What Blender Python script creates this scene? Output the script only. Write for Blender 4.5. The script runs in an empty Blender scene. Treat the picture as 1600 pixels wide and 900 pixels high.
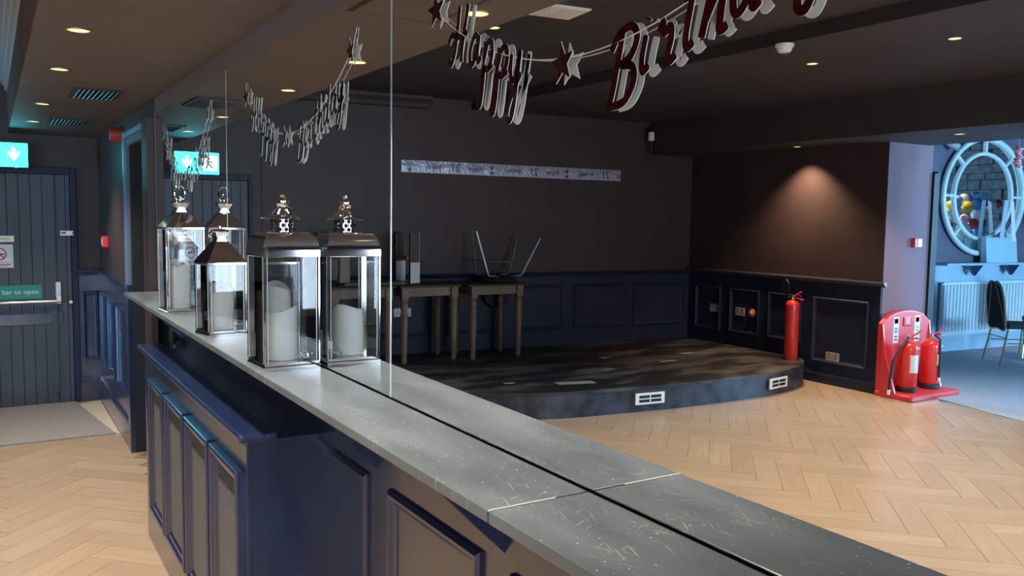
import bpy, bmesh, math, random
from mathutils import Matrix, Vector, Euler
random.seed(7)
sc = bpy.context.scene
C = sc.collection
PI = math.pi

# ------------------------------------------------------------------ camera
F, YAW, PITCH, ROLL, D, H = 1322.17, 1.01836, 0.0815, 0.0140, 0.812, 1.65
fw = Vector((-math.sin(YAW)*math.cos(PITCH), math.cos(YAW)*math.cos(PITCH), -math.sin(PITCH)))
r0 = Vector((math.cos(YAW), math.sin(YAW), 0)); u0 = r0.cross(fw)
rr = r0*math.cos(ROLL)+u0*math.sin(ROLL); uu = -r0*math.sin(ROLL)+u0*math.cos(ROLL)
cd = bpy.data.cameras.new('camera'); cam = bpy.data.objects.new('camera', cd); C.objects.link(cam)
cam.matrix_world = Matrix(((rr.x, uu.x, -fw.x, 0), (rr.y, uu.y, -fw.y, -D), (rr.z, uu.z, -fw.z, H), (0, 0, 0, 1)))
cd.sensor_fit = 'HORIZONTAL'; cd.sensor_width = 36; cd.lens = F/1600*36; cd.clip_start = 0.02
sc.camera = cam

# ------------------------------------------------------------------ world, added daylight, exposure
sc.view_settings.view_transform = 'Standard'; sc.view_settings.look = 'None'
sc.view_settings.gamma = 1; sc.view_settings.use_curve_mapping = False
sc.view_settings.exposure = 1.0
w = bpy.data.worlds.new('world'); sc.world = w; w.use_nodes = True
w.node_tree.nodes['Background'].inputs[0].default_value = (.62, .80, 1, 1)
w.node_tree.nodes['Background'].inputs[1].default_value = 1.0
def area(name, loc, rot, sx, sy, power, col):
    l = bpy.data.lights.new(name, 'AREA'); l.shape = 'RECTANGLE'; l.size = sx; l.size_y = sy; l.energy = power; l.color = col
    o = bpy.data.objects.new(name, l); C.objects.link(o); o.location = loc; o.rotation_euler = rot; return o
# added daylight lamps, each just outside an unseen
DAY = (.72, .86, 1.0)
area('added_daylight_street', (2.72, -3.35, 1.55), (0, PI/2, 0), 1.5, 3.0, 75, DAY)
area('added_daylight_entrance', (2.72, -.52, 1.15), (0, PI/2, 0), 2.0, .72, 12, DAY)
area('added_daylight_lounge', (4.62, -8.35, 1.55), (0, PI/2, 0), 1.5, 1.8, 620, (.32, .67, 1.0))
area('added_daylight_lounge', (-.9, -12.76, 1.6), (PI/2, 0, 0), 2.6, 1.7, 640, (.28, .65, 1.0))

try:
    sc.cycles.use_denoising = True
    sc.cycles.caustics_reflective = True; sc.cycles.caustics_refractive = False
    sc.cycles.max_bounces = 14; sc.cycles.transparent_max_bounces = 24; sc.cycles.glossy_bounces = 8
    sc.cycles.sample_clamp_indirect = 40
except Exception: pass

# ------------------------------------------------------------------ materials
MATS = {}
def nm(name):
    m = bpy.data.materials.new(name); m.use_nodes = True; MATS[name] = m
    nt = m.node_tree; return m, nt, nt.nodes['Principled BSDF']
def mat(name, col, rough=.5, metal=0, emit=None, es=0, coat=0, spec=.5):
    m, nt, b = nm(name)
    b.inputs['Base Color'].default_value = (*col, 1); b.inputs['Roughness'].default_value = rough
    b.inputs['Metallic'].default_value = metal; b.inputs['Specular IOR Level'].default_value = spec
    if coat: b.inputs['Coat Weight'].default_value = coat; b.inputs['Coat Roughness'].default_value = .1
    if emit: b.inputs['Emission Color'].default_value = (*emit, 1); b.inputs['Emission Strength'].default_value = es
    return m
def noisy(name, c1, c2, scale=6, rough=.5, r2=None, bump=0, detail=4, lo=.35, hi=.65, bscale=None, stretch=None, metal=0, spec=.5):
    m, nt, b = nm(name); N = nt.nodes.new; L = nt.links.new
    tc = N('ShaderNodeTexCoord'); mp = N('ShaderNodeMapping'); L(tc.outputs['Object'], mp.inputs[0])
    if stretch: mp.inputs['Scale'].default_value = stretch
    n = N('ShaderNodeTexNoise'); n.inputs['Scale'].default_value = scale; n.inputs['Detail'].default_value = detail; L(mp.outputs[0], n.inputs[0])
    r = N('ShaderNodeValToRGB'); r.color_ramp.elements[0].position = lo; r.color_ramp.elements[1].position = hi
    r.color_ramp.elements[0].color = (*c1, 1); r.color_ramp.elements[1].color = (*c2, 1)
    L(n.outputs[0], r.inputs[0]); L(r.outputs[0], b.inputs['Base Color'])
    b.inputs['Roughness'].default_value = rough; b.inputs['Metallic'].default_value = metal; b.inputs['Specular IOR Level'].default_value = spec
    if r2 is not None:
        mr = N('ShaderNodeMapRange'); mr.inputs[3].default_value = rough; mr.inputs[4].default_value = r2; L(n.outputs[0], mr.inputs[0]); L(mr.outputs[0], b.inputs['Roughness'])
    if bump:
        n2 = N('ShaderNodeTexNoise'); n2.inputs['Scale'].default_value = bscale or scale*8; n2.inputs['Detail'].default_value = 3; L(mp.outputs[0], n2.inputs[0])
        bp = N('ShaderNodeBump'); bp.inputs['Strength'].default_value = bump; bp.inputs['Distance'].default_value = .004
        L(n2.outputs[0], bp.inputs['Height']); L(bp.outputs[0], b.inputs['Normal'])
    return m

wall_brown = noisy('wall_brown', (.042, .0275, .027), (.050, .033, .032), 3, .5, bump=.08, bscale=60)
navy = noisy('navy_paint', (.007, .017, .056), (.010, .023, .072), 5, .24, r2=.28, bump=.02, bscale=50, spec=.9)
navy.node_tree.nodes['Principled BSDF'].inputs['Coat Weight'].default_value = .45
navy.node_tree.nodes['Principled BSDF'].inputs['Coat Roughness'].default_value = .14
navy.node_tree.nodes['Principled BSDF'].inputs['Coat IOR'].default_value = 1.6
navy_matt = noisy('navy_paint_matt', (.009, .016, .038), (.012, .021, .048), 5, .5, bump=.05, bscale=50, spec=.4)  # same navy as a duller copy, made to cut bright reflections
ceil_brown = noisy('ceiling_brown', (.098, .080, .071), (.115, .094, .083), 2, .62, bump=.1, bscale=40)
ceil_dark = noisy('ceiling_dark', (.036, .032, .036), (.045, .040, .044), 2, .6, bump=.1, bscale=30)
door_grey = noisy('door_paint', (.050, .062, .080), (.064, .078, .098), 4, .45, bump=.06, stretch=(1, 1, .2))
grey_blue = mat('pier_paint', (.20, .125, .155), .75, spec=.2)
other_wall = mat('lounge_paint', (.15, .14, .20), .5)
other_wood = mat('lounge_panelling', (.46, .64, .78), .35)
black_gap = mat('black_gap', (.004, .004, .005), .6)
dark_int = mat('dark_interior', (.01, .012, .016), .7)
chrome = mat('polished_steel', (.78, .78, .80), .07, 1)
steel = mat('brushed_steel', (.55, .55, .56), .3, 1)
white_pl = mat('white_plastic', (.80, .80, .80), .35)
red_paint = mat('red_enamel', (.80, .040, .036), .25, coat=.5)
red_pl = mat('red_plastic', (.70, .05, .06), .35)
red_matt = mat('red_alarm_plastic', (.42, .03, .03), .45)
black_pl = mat('black_plastic', (.012, .012, .014), .4)
rubber = mat('black_rubber', (.015, .015, .016), .6)
label_w = mat('label_white', (.75, .75, .72), .5)
label_y = mat('label_yellow', (.80, .62, .15), .5)
label_g = mat('label_green', (.02, .28, .20), .5)
ink = mat('ink_black', (.02, .02, .022), .6)
ink_red = mat('ink_red', (.55, .03, .03), .6)
ink_blue = mat('ink_teal', (.05, .35, .42), .6)
wax = mat('candle_wax', (.93, .91, .85), .5)
wax.node_tree.nodes['Principled BSDF'].inputs['Subsurface Weight'].default_value = .0
wax.node_tree.nodes['Principled BSDF'].inputs['Subsurface Radius'].default_value = (.02, .015, .01)
wick = mat('wick', (.03, .028, .025), .8)
string_m = mat('white_string', (.75, .73, .70), .7)
card_w = mat('white_card', (.93, .94, .94), .5)
tape = noisy('worn_patch', (.20, .20, .19), (.28, .28, .27), 12, .7)
table_wood = noisy('table_wood', (.17, .105, .062), (.23, .15, .09), 8, .42, stretch=(1, 1, .15), bump=.05)
table_top = noisy('table_top_wood', (.060, .032, .022), (.085, .048, .032), 8, .3, stretch=(1, .2, 1))
chair_fab = noisy('dark_fabric', (.016, .017, .022), (.024, .025, .03), 60, .9)
gilt = mat('gold_tube', (.45, .37, .22), .35, 1)
pink_foil = mat('pink_foil', (.85, .50, .62), .3, .3)
rad_w = mat('radiator_enamel', (.80, .90, .95), .25)
frame_w = mat('oval_frame_paint', (.78, .92, .95), .3)
bag_m = mat('gift_bag_card', (.45, .68, .78), .5)
bag_h = mat('bag_ribbon', (.55, .66, .80), .5)
bal = {k: mat('balloon_'+k, c, .22) for k, c in dict(white=(.85, .85, .85), blue=(.10, .30, .72), ltblue=(.35, .62, .86), yellow=(.85, .55, .05), red=(.75, .05, .06), pale=(.62, .80, .82), pink=(.85, .50, .58)).items()}
glow_warm = mat('lamp_glow', (.9, .8, .6), .5, emit=(1, .70, .24), es=1.1)
sign_on = mat('exit_sign_lit', (.02, .40, .36), .4, emit=(.022, .80, 1.0), es=3.6)
sign_white = mat('exit_sign_white', (.9, .9, .9), .4, emit=(.95, 1, 1), es=1.5)
foil_edge = mat('foil_star_dark', (.10, .10, .10), .35, .6)

def mirror_mat():
    m, nt, b = nm('mirror_silver'); b.inputs['Base Color'].default_value = (.90, .915, .915, 1); b.inputs['Metallic'].default_value = 1; b.inputs['Roughness'].default_value = 0.0
    return m
mirror_m = mirror_mat()
edge_glass = mat('polished_glass_edge', (.55, .66, .74), .12, .25)
def glass_mat():
    m, nt, b = nm('clear_glass'); N = nt.nodes.new; L = nt.links.new; nt.nodes.remove(b)
    out = nt.nodes['Material Output']
    t = N('ShaderNodeBsdfTransparent'); t.inputs[0].default_value = (.965, .98, .988, 1)
    g = N('ShaderNodeBsdfGlossy'); g.inputs[0].default_value = (1, 1, 1, 1); g.inputs['Roughness'].default_value = .01
    f = N('ShaderNodeFresnel'); f.inputs[0].default_value = 1.5
    x = N('ShaderNodeMixShader'); L(f.outputs[0], x.inputs[0]); L(t.outputs[0], x.inputs[1]); L(g.outputs[0], x.inputs[2]); L(x.outputs[0], out.inputs[0])
    return m
glass = glass_mat()
def oak_mat(name, c1, c2, c3):
    m, nt, b = nm(name); N = nt.nodes.new; L = nt.links.new
    tc = N('ShaderNodeTexCoord'); oi = N('ShaderNodeObjectInfo'); at = N('ShaderNodeAttribute'); at.attribute_name = 'tone'
    ad = N('ShaderNodeMath'); ad.operation = 'ADD'; L(oi.outputs['Random'], ad.inputs[0]); L(at.outputs['Fac'], ad.inputs[1])
    fr = N('ShaderNodeMath'); fr.operation = 'FRACT'; L(ad.outputs[0], fr.inputs[0])
    cx = N('ShaderNodeCombineXYZ'); mu = N('ShaderNodeMath'); mu.operation = 'MULTIPLY'; mu.inputs[1].default_value = 37; L(fr.outputs[0], mu.inputs[0]); L(mu.outputs[0], cx.inputs[0]); L(mu.outputs[0], cx.inputs[1])
    va = N('ShaderNodeVectorMath'); va.operation = 'ADD'; L(tc.outputs['UV'], va.inputs[0]); L(cx.outputs[0], va.inputs[1])
    mp = N('ShaderNodeMapping'); mp.inputs['Scale'].default_value = (2.2, 26, 1); L(va.outputs[0], mp.inputs[0])
    n = N('ShaderNodeTexNoise'); n.inputs['Scale'].default_value = 1.6; n.inputs['Detail'].default_value = 6; n.inputs['Distortion'].default_value = .6; L(mp.outputs[0], n.inputs[0])
    r = N('ShaderNodeValToRGB'); r.color_ramp.elements[0].position = .3; r.color_ramp.elements[1].position = .72
    r.color_ramp.elements[0].color = (*c1, 1); r.color_ramp.elements[1].color = (*c2, 1); L(n.outputs[0], r.inputs[0])
    mx = N('ShaderNodeMix'); mx.data_type = 'RGBA'; mx.blend_type = 'MIX'
    m2 = N('ShaderNodeMath'); m2.operation = 'MULTIPLY'; m2.inputs[1].default_value = .55; L(fr.outputs[0], m2.inputs[0]); L(m2.outputs[0], mx.inputs['Factor'])
    L(r.outputs[0], mx.inputs['A']); mx.inputs['B'].default_value = (*c3, 1); L(mx.outputs['Result'], b.inputs['Base Color'])
    b.inputs['Roughness'].default_value = .29; b.inputs['Specular IOR Level'].default_value = .8
    return m
oak = oak_mat('oak_board', (.39, .285, .185), (.50, .385, .265), (.34, .24, .155))
def shelf_mat():
    m, nt, b = nm('shelf_paint'); N = nt.nodes.new; L = nt.links.new
    tc = N('ShaderNodeTexCoord')
    def noise(scale, rot, detail, loc=0):
        mp = N('ShaderNodeMapping'); mp.inputs['Scale'].default_value = scale; L(tc.outputs['Object'], mp.inputs[0])
        ro = N('ShaderNodeVectorRotate'); ro.rotation_type = 'Z_AXIS'; ro.inputs['Angle'].default_value = rot; L(tc.outputs['Object'], ro.inputs[0]); L(ro.outputs[0], mp.inputs[0])
        mp.inputs['Location'].default_value = (loc, loc*1.7, 0)
        n = N('ShaderNodeTexNoise'); n.inputs['Scale'].default_value = 1; n.inputs['Detail'].default_value = detail; L(mp.outputs[0], n.inputs[0]); return n
    def step(n, lo, hi):
        r = N('ShaderNodeMapRange'); r.inputs[1].default_value = lo; r.inputs[2].default_value = hi; L(n.outputs[0], r.inputs[0]); return r
    base = noise((3, 9, 1), 0, 3); r = N('ShaderNodeValToRGB'); e = r.color_ramp.elements
    e[0].position = .30; e[1].position = .68; e[0].color = (.082, .104, .116, 1); e[1].color = (.150, .178, .192, 1); L(base.outputs[0], r.inputs[0])
    # chips and fine scratches through to a pale undercoat
    area_ = step(noise((5, 8, 1), 0, 2, 5), .46, .66)
    fac = None
    for sc_, rot, loc in (((14, 420, 1), .30, 0), ((18, 500, 1), -.5, 3), ((22, 380, 1), 1.1, 9)):
        st = step(noise(sc_, rot, 0, loc), .74, .78)
        if fac is None: fac = st
        else:
            mm = N('ShaderNodeMath'); mm.operation = 'MAXIMUM'; L(fac.outputs[0], mm.inputs[0]); L(st.outputs[0], mm.inputs[1]); fac = mm
    mu = N('ShaderNodeMath'); mu.operation = 'MULTIPLY'; L(fac.outputs[0], mu.inputs[0]); L(area_.outputs[0], mu.inputs[1])
    dots = step(noise((120, 160, 1), 0, 0, 2), .80, .83)
    m2 = N('ShaderNodeMath'); m2.operation = 'MAXIMUM'; L(mu.outputs[0], m2.inputs[0]); L(dots.outputs[0], m2.inputs[1])
    mx = N('ShaderNodeMix'); mx.data_type = 'RGBA'; L(m2.outputs[0], mx.inputs['Factor']); L(r.outputs[0], mx.inputs['A']); mx.inputs['B'].default_value = (.52, .53, .50, 1)
    L(mx.outputs['Result'], b.inputs['Base Color'])
    b.inputs['Roughness'].default_value = .30
    gr = noise((5, 260, 1), 0, 2)
    bp = N('ShaderNodeBump'); bp.inputs['Strength'].default_value = .10; bp.inputs['Distance'].default_value = .002; L(gr.outputs[0], bp.inputs['Height']); L(bp.outputs[0], b.inputs['Normal'])
    return m
shelf_m = shelf_mat()
stage_m = noisy('stage_black_paint', (.014, .014, .015), (.12, .115, .105), 3.0, .30, r2=.65, bump=.15, bscale=40, detail=9, lo=.46, hi=.74, stretch=(1.6, .6, 1))
stage_f = noisy('stage_fascia_paint', (.008, .012, .022), (.045, .056, .088), 7, .4, bump=.2, bscale=30, detail=6)
mat_m = noisy('mat_pile', (.22, .212, .20), (.35, .337, .315), 90, .95, bump=.5, bscale=240)
carpet_m = noisy('carpet_pile', (.30, .35, .43), (.40, .45, .54), 60, .95, bump=.4, bscale=200)
floor_base = mat('floor_joint', (.22, .15, .10), .7)
foil_red = noisy('red_foil', (.085, .008, .022), (.30, .02, .022), 30, .22, metal=1, bump=.5, bscale=300)
holo = None
def holo_mat():
    m, nt, b = nm('holographic_foil'); N = nt.nodes.new; L = nt.links.new
    tc = N('ShaderNodeTexCoord'); n = N('ShaderNodeTexNoise'); n.inputs['Scale'].default_value = 9; n.inputs['Detail'].default_value = 3; L(tc.outputs['Object'], n.inputs[0])
    r = N('ShaderNodeValToRGB'); e = r.color_ramp.elements; e[0].position = .3; e[0].color = (.26, .46, .52, 1); e[1].position = .7; e[1].color = (.56, .45, .52, 1)
    k = e.new(.5); k.color = (.50, .50, .66, 1); L(n.outputs[0], r.inputs[0]); L(r.outputs[0], b.inputs['Base Color'])
    b.inputs['Metallic'].default_value = .55; b.inputs['Roughness'].default_value = .35
    n2 = N('ShaderNodeTexNoise'); n2.inputs['Scale'].default_value = 40; L(tc.outputs['Object'], n2.inputs[0])
    bp = N('ShaderNodeBump'); bp.inputs['Strength'].default_value = .6; bp.inputs['Distance'].default_value = .01; L(n2.outputs[0], bp.inputs['Height']); L(bp.outputs[0], b.inputs['Normal'])
    return m
holo = holo_mat()
wire_m = mat('grille_wire', (.13, .13, .135), .6)

# ------------------------------------------------------------------ mesh builder
I4 = Matrix.Identity(4)
class MB:
    def __init__(s, T=None): s.v = []; s.f = []; s.m = []; s.T = T or I4
    def add(s, vs, fs, mi=0, T=None):
        o = len(s.v); M = s.T @ T if T is not None else s.T
        s.v += [tuple(M @ Vector(p)) for p in vs]; s.f += [tuple(o+i for i in f) for f in fs]; s.m += [mi]*len(fs); return s
    def box(s, x0, x1, y0, y1, z0, z1, mi=0, T=None):
        x0, x1 = sorted((x0, x1)); y0, y1 = sorted((y0, y1)); z0, z1 = sorted((z0, z1))
        return s.add([(x0, y0, z0), (x1, y0, z0), (x1, y1, z0), (x0, y1, z0), (x0, y0, z1), (x1, y0, z1), (x1, y1, z1), (x0, y1, z1)],
                     [(0, 3, 2, 1), (4, 5, 6, 7), (0, 1, 5, 4), (1, 2, 6, 5), (2, 3, 7, 6), (3, 0, 4, 7)], mi, T)
    def lathe(s, prof, n=20, mi=0, T=None, cap=True):
        vs = []; fs = []; k = len(prof)
        for i in range(n):
            a = 2*PI*i/n
            for r, z in prof: vs.append((r*math.cos(a), r*math.sin(a), z))
        for i in range(n):
            j = (i+1) % n
            for q in range(k-1): fs.append((i*k+q, j*k+q, j*k+q+1, i*k+q+1))
        if cap:
            if prof[0][0] > 1e-6: fs.append(tuple(i*k for i in reversed(range(n))))
            if prof[-1][0] > 1e-6: fs.append(tuple(i*k+k-1 for i in range(n)))
        return s.add(vs, fs, mi, T)
    def tube(s, pts, r, n=8, mi=0, closed=False, T=None, cap=True):
        pts = [Vector(p) for p in pts]; N = len(pts); vs = []; fs = []; up = None
        for i, p in enumerate(pts):
            if closed: t = pts[(i+1) % N]-pts[i-1]
            else: t = pts[min(i+1, N-1)]-pts[max(i-1, 0)]
            t.normalize()
            if up is None: up = Vector((0, 0, 1)) if abs(t.z) < .9 else Vector((1, 0, 0))
            a = t.cross(up)
            if a.length < 1e-5: a = t.cross(Vector((0, 1, 0)))
            a.normalize(); up = a.cross(t).normalized()
            rad = r[i] if isinstance(r, (list, tuple)) else r
            for q in range(n):
                an = 2*PI*q/n; vs.append(tuple(p+a*math.cos(an)*rad+up*math.sin(an)*rad))
        R = N if closed else N-1
        for i in range(R):
            j = (i+1) % N
            for q in range(n): fs.append((i*n+q, i*n+(q+1) % n, j*n+(q+1) % n, j*n+q))
        if not closed and cap: fs.append(tuple(reversed(range(n)))); fs.append(tuple((N-1)*n+q for q in range(n)))
        return s.add(vs, fs, mi, T)
    def prism(s, poly, d0, d1, axis='y', mi=0, T=None, mi_back=None, mi_side=None):
        def P(a, b, d): return {'y': (a, d, b), 'x': (d, a, b), 'z': (a, b, d)}[axis]
        n = len(poly); vs = [P(a, b, d0) for a, b in poly]+[P(a, b, d1) for a, b in poly]
        ar = sum(poly[i][0]*poly[(i+1) % n][1]-poly[(i+1) % n][0]*poly[i][1] for i in range(n))
        o = len(s.f)
        fr = tuple(range(n)); bk = tuple(reversed(range(n, 2*n)))
        s.add(vs, [fr], mi, T); base = len(s.v)-2*n
        s.f += [tuple(base+i for i in bk)]; s.m += [mi if mi_back is None else mi_back]
        for i in range(n):
            j = (i+1) % n; s.f.append((base+i, base+j, base+n+j, base+n+i)); s.m.append(mi if mi_side is None else mi_side)
        return s
    def extrude(s, prof, x0, x1, mi=0, T=None):       # profile of (out, z) swept along local x
        n = len(prof); vs = [(x0, a, b) for a, b in prof]+[(x1, a, b) for a, b in prof]
        fs = [tuple(range(n)), tuple(reversed(range(n, 2*n)))]+[(i, n+i, n+(i+1) % n, (i+1) % n) for i in range(n)]
        return s.add(vs, fs, mi, T)
    def ring(s, x0, x1, z0, z1, prof=((0, 0), (0, .012), (.010, .020), (.018, .020), (.026, .010), (.036, .007), (.040, 0)), mi=0, T=None):
        vs = []; k = len(prof)
        for cx, cz, sx, sz in ((x0, z0, 1, 1), (x1, z0, -1, 1), (x1, z1, -1, -1), (x0, z1, 1, -1)):
            for o, h in prof: vs.append((cx+sx*o, h, cz+sz*o))
        fs = []
        for c in range(4):
            d = (c+1) % 4
            for q in range(k-1): fs.append((c*k+q, c*k+q+1, d*k+q+1, d*k+q))
        return s.add(vs, fs, mi, T)
    def build(s, name, mats, parent=None, bevel=0, smooth=False, seg=2, loc=None):
        me = bpy.data.meshes.new(name); me.from_pydata(s.v, [], s.f)
        mats = mats if isinstance(mats, (list, tuple)) else [mats]
        for m in mats: me.materials.append(m)
        for p, i in zip(me.polygons, s.m): p.material_index = i
        bm = bmesh.new(); bm.from_mesh(me); bmesh.ops.recalc_face_normals(bm, faces=bm.faces[:])
        if bevel: 
            bmesh.ops.bevel(bm, geom=[e for e in bm.edges if len(e.link_faces) == 2 and e.calc_face_angle(0) > .5], offset=bevel, segments=seg, affect='EDGES', profile=.6)
        bm.to_mesh(me); bm.free()
        if smooth:
            for p in me.polygons: p.use_smooth = True
            try: me.set_sharp_from_angle(angle=.7)
            except Exception: pass
        o = bpy.data.objects.new(name, me); C.objects.link(o)
        if parent is not None: o.parent = parent
        if loc is not None: o.location = loc
        return o
def tag(o, label=None, cat=None, group=None, kind=None):
    if label: o['label'] = label
    if cat: o['category'] = cat
    if group: o['group'] = group
    if kind: o['kind'] = kind
    return o
def thing(name, label, cat, loc=(0, 0, 0), rz=0, group=None, M=None):
    o = bpy.data.objects.new(name, None); C.objects.link(o); o.empty_display_size = .05
    if M is not None: o.matrix_world = M
    else: o.location = loc; o.rotation_euler = (0, 0, rz)
    return tag(o, label, cat, group)
def struct(name, mb, mats, label=None, parent=None, **k):
    o = mb.build(name, mats, parent, **k)
    if parent is None: o['kind'] = 'structure'
    if label: o['label'] = label
    return o
def copy_tree(o, parent=None):
    c = o.copy(); C.objects.link(c); c.parent = parent
    if parent is not None: c.matrix_parent_inverse = o.matrix_parent_inverse.copy()
    for ch in list(o.children): copy_tree(ch, c)
    return c
def frame(origin, e, n):          # local x along the wall, local y out of the wall, z up
    return Matrix(((e[0], n[0], 0, origin[0]), (e[1], n[1], 0, origin[1]), (0, 0, 1, origin[2] if len(origin) > 2 else 0), (0, 0, 0, 1)))
def text(name, body, size, M, m, parent=None, ext=.0004, align='CENTER', sx=1):
    cu = bpy.data.curves.new(name, 'FONT'); cu.body = body; cu.size = size; cu.extrude = ext; cu.align_x = align; cu.align_y = 'CENTER'; cu.materials.append(m)
    cu.resolution_u = 3
    tmp = bpy.data.objects.new('lettering_source', cu); C.objects.link(tmp)
    bpy.context.view_layer.update()
    me = bpy.data.meshes.new_from_object(tmp.evaluated_get(bpy.context.evaluated_depsgraph_get())); me.name = name
    if not me.materials: me.materials.append(m)
    bpy.data.objects.remove(tmp)
    o = bpy.data.objects.new(name, me); C.objects.link(o)
    Ml = M @ Matrix.Diagonal((sx, 1, 1, 1))
    if parent is not None:
        o.parent = parent; o.matrix_parent_inverse = Matrix.Identity(4); o.matrix_local = Ml
    else: o.matrix_world = Ml
    return o

# ================================================================== SETTING
zs = 1.215            # shelf top
ZC = 2.298            # low ceiling along the mirror
T_left = frame((-6.4, 0), (-1, 0), (0, -1))
T_low = frame((2.0, .08), (-1, 0), (0, -1))
T_door = frame((-8.225, 0), (0, -1), (1, 0))
A0 = Vector((-8.215, -1.42)); B0 = Vector((-7.70, -6.49)); ev = (B0-A0).normalized(); nv = Vector((-ev.y, ev.x))
T_stage = frame(A0, ev, nv); LS = (B0-A0).length
T_far = frame((-7.70, -6.49), (1, 0), (0, 1))
T_rev = frame((-5.05, -6.49), (0, -1), (1, 0))
eo = Vector((.104, -1)).normalized(); no = Vector((-eo.y, eo.x))
O0 = Vector((-6.42, -9.5))-eo*2.6; T_oth = frame(O0, eo, no)     # s = 2.6 at y = -9.5
def tm(T, s, out, z):
    p = T @ Vector((s, out, z)); e = T.col[0].xyz; n = T.col[1].xyz
    return Matrix(((-e.x, 0, n.x, p.x), (-e.y, 0, n.y, p.y), (0, 1, 0, p.z), (0, 0, 0, 1)))

# ---- floors
struct('floor', MB().box(-8.6, 4.7, -6.75, .3, -.10, -.003), floor_base, 'herringbone oak floor of the function room')
floor_o = bpy.data.objects['floor']
BL, BW = .60, .15
def make_board_mesh():
    b = MB().box(0, BL-.0012, 0, BW-.0012, -.012, 0); me = bpy.data.meshes.new('floor_board')
    g = .0007
    v = [(0, 0, -.012), (BL-.0012, 0, -.012), (BL-.0012, BW-.0012, -.012), (0, BW-.0012, -.012), (g, g, 0), (BL-.0012-g, g, 0), (BL-.0012-g, BW-.0012-g, 0), (g, BW-.0012-g, 0)]
    f = [(0, 3, 2, 1), (4, 5, 6, 7), (0, 1, 5, 4), (1, 2, 6, 5), (2, 3, 7, 6), (3, 0, 4, 7)]
    me.from_pydata(v, [], f); uv = me.uv_layers.new(name='UVMap')
    for l in me.loops: uv.data[l.index].uv = me.vertices[l.vertex_index].co.xy
    me.materials.append(oak); return me
bmesh_board = make_board_mesh()
camloc = Vector((0, -D, H)); Rw = cam.matrix_world.to_3x3().transposed()
def seen_size(p):      # how large a floor spot shows, straight or by the mirror
    best = 0
    for q, direct in ((Vector((p.x, p.y, 0)), True), (Vector((p.x, -p.y, 0)), False)):
        c = Rw @ (q-camloc); d = -c.z
        if d < .3: continue
        u = 800+F*c.x/d; v = 450-F*c.y/d
        if not (-60 < u < 1660 and -60 < v < 960): continue
        if direct and not (u < 270): continue
        if not direct and (v > 900 or v > 604+(u-720)*.388+6 or u < 850): continue
        best = max(best, 1/d**3)
    return best
boards = []
cs, sn = math.cos(-PI/4), math.sin(-PI/4)
for k in range(-90, 90):
    for j in range(-14, 15):
        for kind in (0, 1):
            ox, oy = k*BW+j*BL, k*BW-j*BL
            if kind == 0: x, y, a = ox, oy, 0
            else: x, y, a = ox+BL+BW, oy+BW-BL, PI/2
            X, Y = x*cs-y*sn, x*sn+y*cs; A = a-PI/4
            cx = X+math.cos(A)*BL/2-math.sin(A)*BW/2; cy = Y+math.sin(A)*BL/2+math.cos(A)*BW/2
            cx -= 4; cy -= 3
            if -8.35 < cx < 3.6 and -6.85 < cy < .12:
                if cx < -5.9 and cy < -1.9 and cy > -6.3 and cx < -6.4: continue
                boards.append((seen_size(Vector((cx, cy, 0))), X-4, Y-3, A))
boards.sort(key=lambda t: -t[0])
for sz, X, Y, A in boards[:300]:
    o = bpy.data.objects.new('floor_board', bmesh_board); C.objects.link(o); o.location = (X, Y, 0); o.rotation_euler = (0, 0, A); o.parent = floor_o
rest = boards[300:]
vs = []; fs = []; uvs = []; tone = []
for i, (sz, X, Y, A) in enumerate(rest):
    M = Matrix.Translation((X, Y, 0)) @ Matrix.Rotation(A, 4, 'Z'); o = len(vs)
    for v in bmesh_board.vertices: vs.append(M @ v.co); uvs.append((v.co.x, v.co.y)); tone.append(random.random())
    for q in range(o, o+8): tone[q] = tone[o]
    for p in bmesh_board.polygons: fs.append(tuple(o+k for k in p.vertices))
me = bpy.data.meshes.new('floor_boards'); me.from_pydata(vs, [], fs); me.materials.append(oak)
ul = me.uv_layers.new(name='UVMap')
for l in me.loops: ul.data[l.index].uv = uvs[l.vertex_index]
at = me.attributes.new('tone', 'FLOAT', 'POINT')
for i, t in enumerate(tone): at.data[i].value = t
o = bpy.data.objects.new('floor_boards', me); C.objects.link(o); o.parent = floor_o; o['kind'] = 'stuff'
struct('floor_lounge', MB().prism([(-7.2, -7.25), (-5.05, -6.95), (-4.6, -6.80), (-3.7, -6.56), (4.7, -6.5), (4.7, -12.9), (-7.2, -12.9)], -.1, .006, 'z'), carpet_m, 'blue grey carpet of the lounge beyond the opening')

MB().add([(-8.19, -.03, .0012), (-8.10, -.20, .0012), (-7.02, -.10, .0012), (-6.85, -.03, .0012)], [(0, 1, 2, 3)]).build('pale_threshold', mat('bare_screed', (.62, .55, .45), .7), floor_o)
# ---- mirror wall (y = 0): band above the mirror, left part with wainscot, doorway, lower part under the shelf
struct('wall_mirror_side', MB().box(-5.2, 4.5, 0, .3, 2.218, 2.95).box(-5.2, 4.5, .012, .3, 1.19, 2.218).box(-5.35, 4.5, .08, .3, -.05, 1.19), [mat('band_paint', (.155, .135, .150), .55)], 'wall strip above and behind the mirror panels')
lowp = struct('wall_below_shelf', MB(T_low).box(-2.5, 7.2, -.02, .004, 0, 1.19), navy, 'navy panelled wall under the shelf')
for x0, x1 in ((-5.12, -4.62), (-4.55, -4.0), (-2.69, -2.19), (-2.04, -1.545), (-1.42, -.93), (-.80, -.30), (-.17, .33)):
    MB(T_low).ring(2-x1, 2-x0, .30, .93).build('panel_moulding', navy, lowp)
struct('baseboard_mirror_side', MB(T_low).extrude([(0, 0), (.018, 0), (.018, .13), (.010, .15), (.004, .16), (0, .16)], -2.4, 7.2), navy)
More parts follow.
